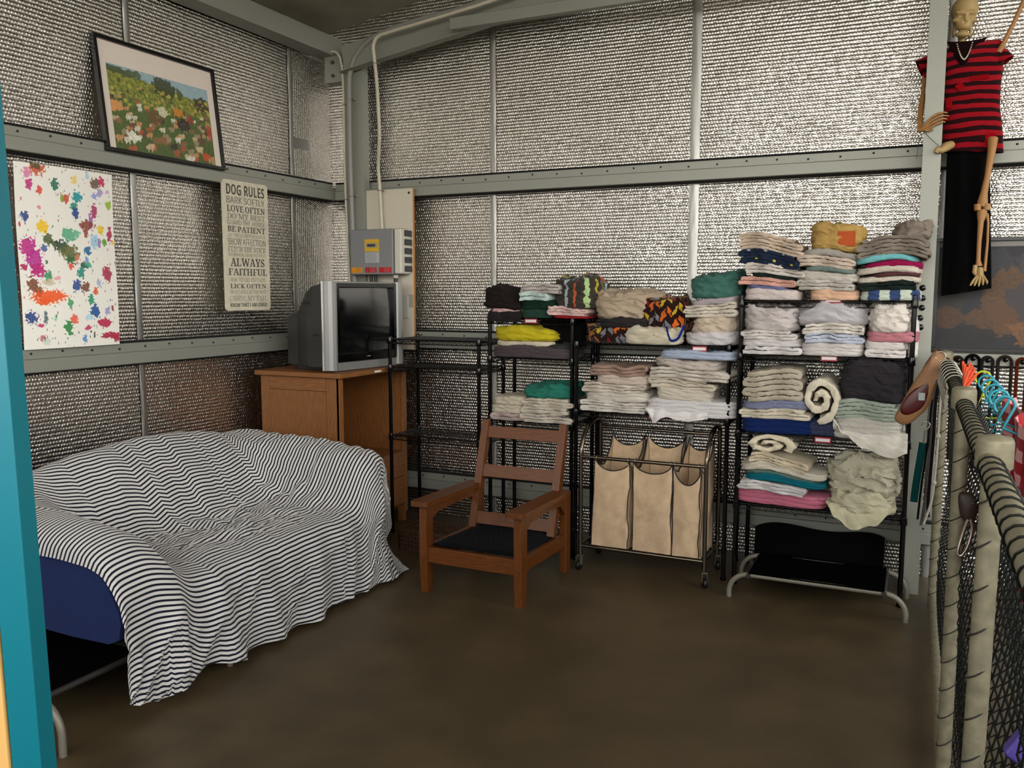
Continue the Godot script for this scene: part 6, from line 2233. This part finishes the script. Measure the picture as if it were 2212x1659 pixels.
	var spec := [[0.2, 0.243, 0.7, Color(0.16, 0.1, 0.09), "narrow dark brown looped lead hanging nearest the steel post"], [0.26, 0.325, 0.66, Color(0.03, 0.03, 0.03), "wide black looped lead hanging under the framed print"], [0.336, 0.386, 0.64, Color(0.15, 0.13, 0.13), "charcoal looped lead hanging right of the black one"], [0.41, 0.472, 0.66, Color(0.18, 0.14, 0.12), "grey brown looped lead hanging beside the tan strap"], [0.497, 0.54, 0.6, Color(0.34, 0.13, 0.05), "rust brown leather looped strap hanging at right edge"]]
	for q in spec:
		var xm: float = (q[0] + q[1]) / 2
		var hw: float = (q[1] - q[0]) / 2
		o = thing("looped_lead", q[4], "lead", Vector3(xm, 1.235, -5.115), 0.0, gl)
		var pts := [Vector3(-hw * 0.9, q[2] - 1.235, 0.004), Vector3(-hw, -0.2, 0.0), Vector3(-hw, 0, 0)]
		pts += arc(Vector3.ZERO, Vector3.LEFT, Vector3.UP, hw, 0.2, PI - 0.2, 10)
		pts += [Vector3(hw, 0, 0), Vector3(hw, -0.2, 0.0), Vector3(hw * 0.7, q[2] - 1.235, 0.004)]
		b = MB.new()
		b.tube(pts, 0.0085, 8, true, false, 0.45)
		part(b, "strap", cloth(q[3]), o)
		b = MB.new()
		b.cyl(Vector3(0, hw - 0.016, -0.02), Vector3(0, hw - 0.016, 0.02), 0.007, 10)
		b.X = Transform3D(Basis(Vector3.RIGHT, PI / 2), Vector3(0, hw - 0.016, 0.016))
		b.lathe([Vector2(0.007, 0), Vector2(0.013, 0.004), Vector2(0.013, 0.01), Vector2(0, 0.014)], 12)
		part(b, "peg_hook", black_metal, o)

# ------------------------------------------------------------------ dressed toy skeleton
func surface_net(sdf: Callable, lo: Vector3, hi: Vector3, c: float, b: MB) -> void:
	var nx := int((hi.x - lo.x) / c) + 2
	var ny := int((hi.y - lo.y) / c) + 2
	var nz := int((hi.z - lo.z) / c) + 2
	var val := PackedFloat32Array()
	val.resize(nx * ny * nz)
	for z in nz:
		for y in ny:
			for x in nx:
				val[x + nx * (y + ny * z)] = sdf.call(lo + Vector3(x, y, z) * c)
	var idx := {}
	var st := [1, nx, nx * ny]
	for z in nz - 1:
		for y in ny - 1:
			for x in nx - 1:
				var base := x + nx * (y + ny * z)
				var mask := 0
				for k in 8:
					if val[base + (k & 1) + (nx if k & 2 else 0) + (nx * ny if k & 4 else 0)] < 0.0: mask |= 1 << k
				if mask == 0 or mask == 255: continue
				var s := Vector3.ZERO
				var n := 0
				for k in 8:
					for ax in 3:
						if k & (1 << ax): continue
						var k2: int = k | (1 << ax)
						if ((mask >> k) & 1) == ((mask >> k2) & 1): continue
						var a: float = val[base + (k & 1) + (nx if k & 2 else 0) + (nx * ny if k & 4 else 0)]
						var e: float = val[base + (k2 & 1) + (nx if k2 & 2 else 0) + (nx * ny if k2 & 4 else 0)]
						var t := a / (a - e)
						var q := Vector3(k & 1, (k >> 1) & 1, (k >> 2) & 1)
						q[ax] += t
						s += q
						n += 1
				var p := lo + (Vector3(x, y, z) + s / n) * c
				var h := c * 0.5
				var g := Vector3(sdf.call(p + Vector3(h, 0, 0)) - sdf.call(p - Vector3(h, 0, 0)), sdf.call(p + Vector3(0, h, 0)) - sdf.call(p - Vector3(0, h, 0)), sdf.call(p + Vector3(0, 0, h)) - sdf.call(p - Vector3(0, 0, h)))
				idx[base] = b.p(p, g)
	for base in idx:
		for ax in 3:
			var o1: int = st[(ax + 1) % 3]
			var o2: int = st[(ax + 2) % 3]
			if (val[base] < 0.0) == (val[base + st[ax]] < 0.0): continue
			if idx.has(base - o1) and idx.has(base - o2) and idx.has(base - o1 - o2):
				b.quad(idx[base], idx[base - o1], idx[base - o1 - o2], idx[base - o2])

func ell(p: Vector3, c: Vector3, r: Vector3) -> float:
	var q := (p - c) / r
	return (q.length() - 1.0) * minf(r.x, minf(r.y, r.z))

func smin(a: float, b: float, k: float) -> float:
	var h := clampf(0.5 + 0.5 * (b - a) / k, 0, 1)
	return lerpf(b, a, h) - k * h * (1.0 - h)

func skull_sdf(p: Vector3) -> float:
	var q := Vector3(absf(p.x), p.y, p.z)
	var d := ell(p, Vector3(0, 0.135, -0.012), Vector3(0.062, 0.069, 0.075))
	d = smin(d, ell(p, Vector3(0, 0.085, 0.03), Vector3(0.046, 0.055, 0.042)), 0.02)
	d = smin(d, ell(q, Vector3(0.042, 0.077, 0.04), Vector3(0.016, 0.01, 0.022)), 0.012)   # cheek bone
	d = smin(d, ell(q, Vector3(0.024, 0.113, 0.058), Vector3(0.024, 0.009, 0.012)), 0.01)   # brow
	d = smin(d, ell(p, Vector3(0, 0.05, 0.045), Vector3(0.028, 0.022, 0.03)), 0.012)
	d = smin(d, ell(p, Vector3(0, 0.012, 0.045), Vector3(0.031, 0.017, 0.03)), 0.006)      # jaw
	d = smin(d, ell(q, Vector3(0.038, 0.035, 0.015), Vector3(0.008, 0.035, 0.016)), 0.012)  # jaw branch
	d = smin(d, ell(p, Vector3(0, 0.088, 0.07), Vector3(0.006, 0.014, 0.01)), 0.008)       # nose bridge
	d = maxf(d, -ell(q, Vector3(0.024, 0.093, 0.076), Vector3(0.018, 0.014, 0.016)))         # eye sockets
	d = maxf(d, -ell(q, Vector3(0.0045, 0.066, 0.078), Vector3(0.006, 0.01, 0.012)))         # nose
	d = maxf(d, -ell(p, Vector3(0, 0.031, 0.075), Vector3(0.027, 0.0042, 0.024)))            # mouth
	d = maxf(d, -ell(q, Vector3(0.05, 0.05, 0.04), Vector3(0.017, 0.02, 0.03)))              # hollow cheeks
	return d

func build_skeleton() -> void:
	var bone := textured(Color(0.68, 0.57, 0.37), weave_tex, 0.55, 0.0, Vector3(12, 12, 12))
	var tan := textured(Color(0.66, 0.47, 0.26), weave_tex, 0.55, 0.0, Vector3(12, 12, 12))
	var o := thing("toy_skeleton", "plastic toy skeleton in striped top hanging beside steel post", "skeleton")
	var b := MB.new()
	b.X = Transform3D(Basis(Vector3.UP, 0.1) * Basis(Vector3.RIGHT, 0.1) * Basis(Vector3(0, 0, 1), -0.08), Vector3(0.15, 2.872, -5.0))
	surface_net(skull_sdf, Vector3(-0.075, -0.015, -0.1), Vector3(0.075, 0.215, 0.1), 0.0042, b)
	part(b, "skull", bone, o)
	b = MB.new()
	b.tube([Vector3(0.152, 2.9, -5.01), Vector3(0.155, 2.84, -5.0), Vector3(0.16, 2.79, -4.975)], [0.018, 0.016, 0.018], 10)
	part(b, "neck", bone, o)
	# raised arm
	b = MB.new()
	b.tube([Vector3(0.32, 2.78, -4.98), Vector3(0.338, 2.82, -4.98), Vector3(0.376, 2.91, -4.975), Vector3(0.41, 3.0, -4.97), Vector3(0.425, 3.04, -4.97), Vector3(0.43, 3.06, -4.97)], [0.016, 0.012, 0.0095, 0.011, 0.017, 0.014], 10)
	b.tube([Vector3(0.43, 3.05, -4.965), Vector3(0.42, 3.14, -4.96), Vector3(0.415, 3.22, -4.95)], [0.013, 0.008, 0.009], 10)
	b.tube([Vector3(0.438, 3.05, -4.975), Vector3(0.434, 3.14, -4.97), Vector3(0.425, 3.22, -4.955)], [0.009, 0.006, 0.008], 10)
	part(b, "raised_arm", tan, o)
	# arm behind and round the post
	b = MB.new()
	b.tube([Vector3(0.02, 2.76, -5.0), Vector3(-0.008, 2.7, -4.99), Vector3(-0.01, 2.64, -4.98), Vector3(-0.012, 2.575, -4.96), Vector3(-0.012, 2.555, -4.955)], [0.014, 0.011, 0.009, 0.014, 0.012], 10)
	b.tube([Vector3(-0.012, 2.56, -4.955), Vector3(-0.012, 2.48, -4.92), Vector3(-0.012, 2.41, -4.875)], [0.012, 0.007, 0.01], 10)
	b.tube([Vector3(-0.022, 2.555, -4.955), Vector3(-0.024, 2.48, -4.92), Vector3(-0.02, 2.41, -4.875)], [0.008, 0.006, 0.008], 10)
	b.tube([Vector3(-0.02, 2.415, -4.876), Vector3(0.0, 2.418, -4.865), Vector3(0.012, 2.43, -4.862)], [0.014, 0.016, 0.013], 8)
	for k in 4:
		var s := (k - 1.5) * 2.0
		b.tube([Vector3(0.008, 2.425 + s * 0.006, -4.862), Vector3(0.035, 2.447 + s * 0.008, -4.858), Vector3(0.062, 2.462 + s * 0.008, -4.858), Vector3(0.088, 2.468 + s * 0.0075, -4.862), Vector3(0.112 - absf(s - 1.0) * 0.004, 2.466 + s * 0.0075, -4.872)], [0.0062, 0.005, 0.006, 0.0045, 0.0032], 7)
	b.tube([Vector3(0.0, 2.412, -4.862), Vector3(0.02, 2.405, -4.856), Vector3(0.045, 2.41, -4.856)], [0.006, 0.005, 0.0035], 7)
	part(b, "wrapped_arm", tan, o)
	# hip bone showing in front of the post
	b = MB.new()
	b.tube([Vector3(0.13, 2.34, -4.93), Vector3(0.105, 2.322, -4.872), Vector3(0.085, 2.306, -4.86), Vector3(0.07, 2.31, -4.858), Vector3(0.062, 2.296, -4.858)], [0.02, 0.024, 0.017, 0.018, 0.012], 10)
	part(b, "hip_bone", bone, o)
	# leg
	b = MB.new()
	b.tube([Vector3(0.315, 2.36, -4.95), Vector3(0.312, 2.3, -4.93), Vector3(0.299, 2.175, -4.915), Vector3(0.288, 2.09, -4.915), Vector3(0.284, 2.05, -4.915), Vector3(0.284, 2.025, -4.915)], [0.024, 0.019, 0.0135, 0.017, 0.024, 0.022], 12)
	b.tube([Vector3(0.264, 2.035, -4.91), Vector3(0.264, 2.005, -4.905)], [0.019, 0.015], 10)
	b.tube([Vector3(0.303, 2.035, -4.91), Vector3(0.303, 2.005, -4.905)], [0.019, 0.015], 10)
	b.tube([Vector3(0.285, 2.008, -4.912), Vector3(0.284, 1.99, -4.91), Vector3(0.281, 1.95, -4.91), Vector3(0.279, 1.85, -4.91), Vector3(0.28, 1.76, -4.91), Vector3(0.284, 1.73, -4.91)], [0.022, 0.024, 0.014, 0.0105, 0.0105, 0.017], 10)
	b.tube([Vector3(0.306, 1.99, -4.918), Vector3(0.314, 1.95, -4.92), Vector3(0.316, 1.85, -4.92), Vector3(0.312, 1.735, -4.915), Vector3(0.31, 1.705, -4.915)], [0.008, 0.0062, 0.0062, 0.0075, 0.009], 8)
	part(b, "leg", tan, o)
	b = MB.new()
	b.tube([Vector3(0.268, 1.735, -4.905), Vector3(0.266, 1.7, -4.9), Vector3(0.275, 1.685, -4.895)], [0.011, 0.012, 0.009], 8)
	b.tube([Vector3(0.29, 1.72, -4.91), Vector3(0.291, 1.69, -4.895), Vector3(0.292, 1.672, -4.885)], [0.013, 0.016, 0.014], 10)
	for k in 5:
		var s := k - 2.0
		b.tube([Vector3(0.291 + s * 0.005, 1.685, -4.888), Vector3(0.289 + s * 0.013, 1.662, -4.872), Vector3(0.287 + s * 0.0165, 1.645 + 0.002 * k, -4.86), Vector3(0.284 + s * 0.0185, 1.625 + absf(s) * 0.004 + 0.002 * k, -4.85)], [0.0075, 0.0062, 0.0066, 0.0035], 7)
	part(b, "foot", bone, o)

	# top: flat tube of cloth
	var im := Image.create(32, 64, false, Image.FORMAT_RGB8)
	for y in 64:
		for x in 32: im.set_pixel(x, y, Color(0.13, 0.02, 0.035) if y % 64 < 30 else Color(0.55, 0.05, 0.1))
	var shirt_m := cloth(Color.WHITE, tex(im), 1.0)
	var f := FastNoiseLite.new()
	f.seed = 6
	f.frequency = 1.0
	var prof := [[2.315, 0.085, 0.37, 0.05], [2.4, 0.085, 0.36, 0.055], [2.52, 0.08, 0.342, 0.06], [2.62, 0.075, 0.34, 0.062], [2.7, 0.065, 0.345, 0.06], [2.76, 0.058, 0.346, 0.055], [2.8, 0.06, 0.346, 0.045], [2.832, 0.095, 0.342, 0.03], [2.846, 0.125, 0.325, 0.015]]
	var rows := []
	var uvs := []
	for i in 49:
		var fi := i / 48.0 * 8.0
		var k := mini(int(fi), 7)
		var t := fi - k
		var y: float = lerpf(prof[k][0], prof[k + 1][0], t)
		var xa: float = lerpf(prof[k][1], prof[k + 1][1], t)
		var xb: float = lerpf(prof[k][2], prof[k + 1][2], t)
		var dz: float = lerpf(prof[k][3], prof[k + 1][3], t)
		var row := []
		var uv := []
		for j in 41:
			var a := TAU * (j % 40) / 40.0
			var wv := 1.0 + 0.10 * f.get_noise_2d(cos(a) * 2.0 + 5.0, y * 9.0)
			var p := Vector3((xa + xb) / 2 + cos(a) * (xb - xa) / 2, y - 0.02 * (cos(a) * 0.5 + 0.5) * (1.0 if i < 4 else 0.0), -5.0 + sin(a) * dz * wv)
			row.append(p)
			uv.append(Vector2(a, (y + 0.01 * f.get_noise_2d(p.x * 6.0, y * 5.0)) / 0.0445))
		rows.append(row)
		uvs.append(uv)
	b = MB.new()
	b.grid(rows, uvs, 1.0, 0.0, true)
	var top := part(b, "striped_top", shirt_m, o)
	for q in [[Vector3(0.075, 2.785, -5.0), Vector3(-0.03, 2.735, -4.99), 0.05, 0.052], [Vector3(0.315, 2.785, -5.0), Vector3(0.343, 2.73, -4.99), 0.045, 0.05]]:
		b = MB.new()
		var p0: Vector3 = q[0]
		var p1: Vector3 = q[1]
		b.tube([p0, p0.lerp(p1, 0.4), p0.lerp(p1, 0.8), p1], [q[2] * 0.8, q[2], q[3], q[3] * 1.02], 18, false, false, 0.6)
		for k in b.t.size(): b.t[k] = Vector2(b.t[k].x, b.v[k].y / 0.0445)
		part(b, "sleeve", shirt_m, top)
	# lace neck panel, necklace and patches, all lying on the front of the top
	b = MB.new()
	rows = []
	uvs = []
	for i in 13:
		var row := []
		var uv := []
		for j in 13:
			var u := j / 12.0 * 2 - 1
			var v := i / 12.0
			var y := lerpf(2.735, 2.85, v)
			var hw := 0.012 + 0.078 * pow(v, 0.8)
			var x := 0.165 + 0.012 * v + u * hw
			row.append(Vector3(x, y + 0.012 * u * u * v, -5.0 + 0.066 * (1.0 - v * 0.62) - 0.012 * u * u))
			uv.append(Vector2(u, v))
		rows.append(row)
		uvs.append(uv)
	b.sheet(rows, uvs, 0.004)
	part(b, "neck_panel", cloth(Color(0.1, 0.02, 0.03)), top)
	b = MB.new()
	for k in 26:
		var t := k / 25.0 * 2 - 1
		var y := 2.752 + 0.075 * absf(t) * absf(t) + 0.012 * absf(t)
		b.X = Transform3D(Basis(), Vector3(0.168 + t * 0.034, y, -4.928 - 0.04 * (y - 2.75) / 0.09))
		b.lathe([Vector2(0, -0.0038), Vector2(0.0034, -0.0015), Vector2(0.0034, 0.0015), Vector2(0, 0.0038)], 7)
	tag(part(b, "bead_necklace", M(Color(0.82, 0.78, 0.7), 0.3), o), "", "", "", "stuff")
	var red := cloth(Color(0.6, 0.02, 0.06))
	for q in [[Vector3(0.155, 2.625, -4.935), Vector3(0.033, 0.033, 0.003), PI / 4], [Vector3(0.3, 2.365, -4.952), Vector3(0.052, 0.045, 0.003), 0.0], [Vector3(0.11, 2.55, -4.95), Vector3(0.03, 0.05, 0.003), 0.1], [Vector3(0.24, 2.66, -4.938), Vector3(0.08, 0.022, 0.003), 0.05]]:
		b = MB.new()
		b.X = Transform3D(Basis(Vector3(0, 0, 1), q[2]), q[0])
		b.box(Vector3.ZERO, q[1], 0.001)
		part(b, "patch", red, top)
	# long black skirt
	rows = []
	uvs = []
	for i in 25:
		var t := i / 24.0
		var y := lerpf(2.345, 1.6, t)
		var row := []
		var uv := []
		for j in 49:
			var a := TAU * (j % 48) / 48.0
			var xa := lerpf(0.115, 0.122, t)
			var xb := lerpf(0.305, 0.352, t)
			var wv := 1.0 + (0.10 + 0.25 * t) * sin(a * 7.0 + 1.0) + 0.2 * f.get_noise_2d(cos(a) * 2.0, t * 2.0)
			row.append(Vector3((xa + xb) / 2 + cos(a) * (xb - xa) / 2, y + (0.02 * cos(a) * t), -5.0 + sin(a) * (0.034 + 0.014 * smoothstep(0.0, 0.2, t)) * wv))
			uv.append(Vector2(a, t))
		rows.append(row)
		uvs.append(uv)
	b = MB.new()
	b.grid(rows, uvs, -1.0, 0.0, true)
	part(b, "skirt", cloth(Color(0.012, 0.012, 0.013)), o)
	# black cable tie ends at the wrist
	b = MB.new()
	b.tube([Vector3(-0.01, 2.412, -4.86), Vector3(-0.018, 2.36, -4.855), Vector3(-0.024, 2.27, -4.85)], 0.0016, 5)
	b.tube([Vector3(-0.005, 2.412, -4.858), Vector3(0.03, 2.37, -4.852), Vector3(0.075, 2.325, -4.85)], 0.0016, 5)
	part(b, "cable_tie", M(Color(0.02, 0.02, 0.02), 0.4), o)
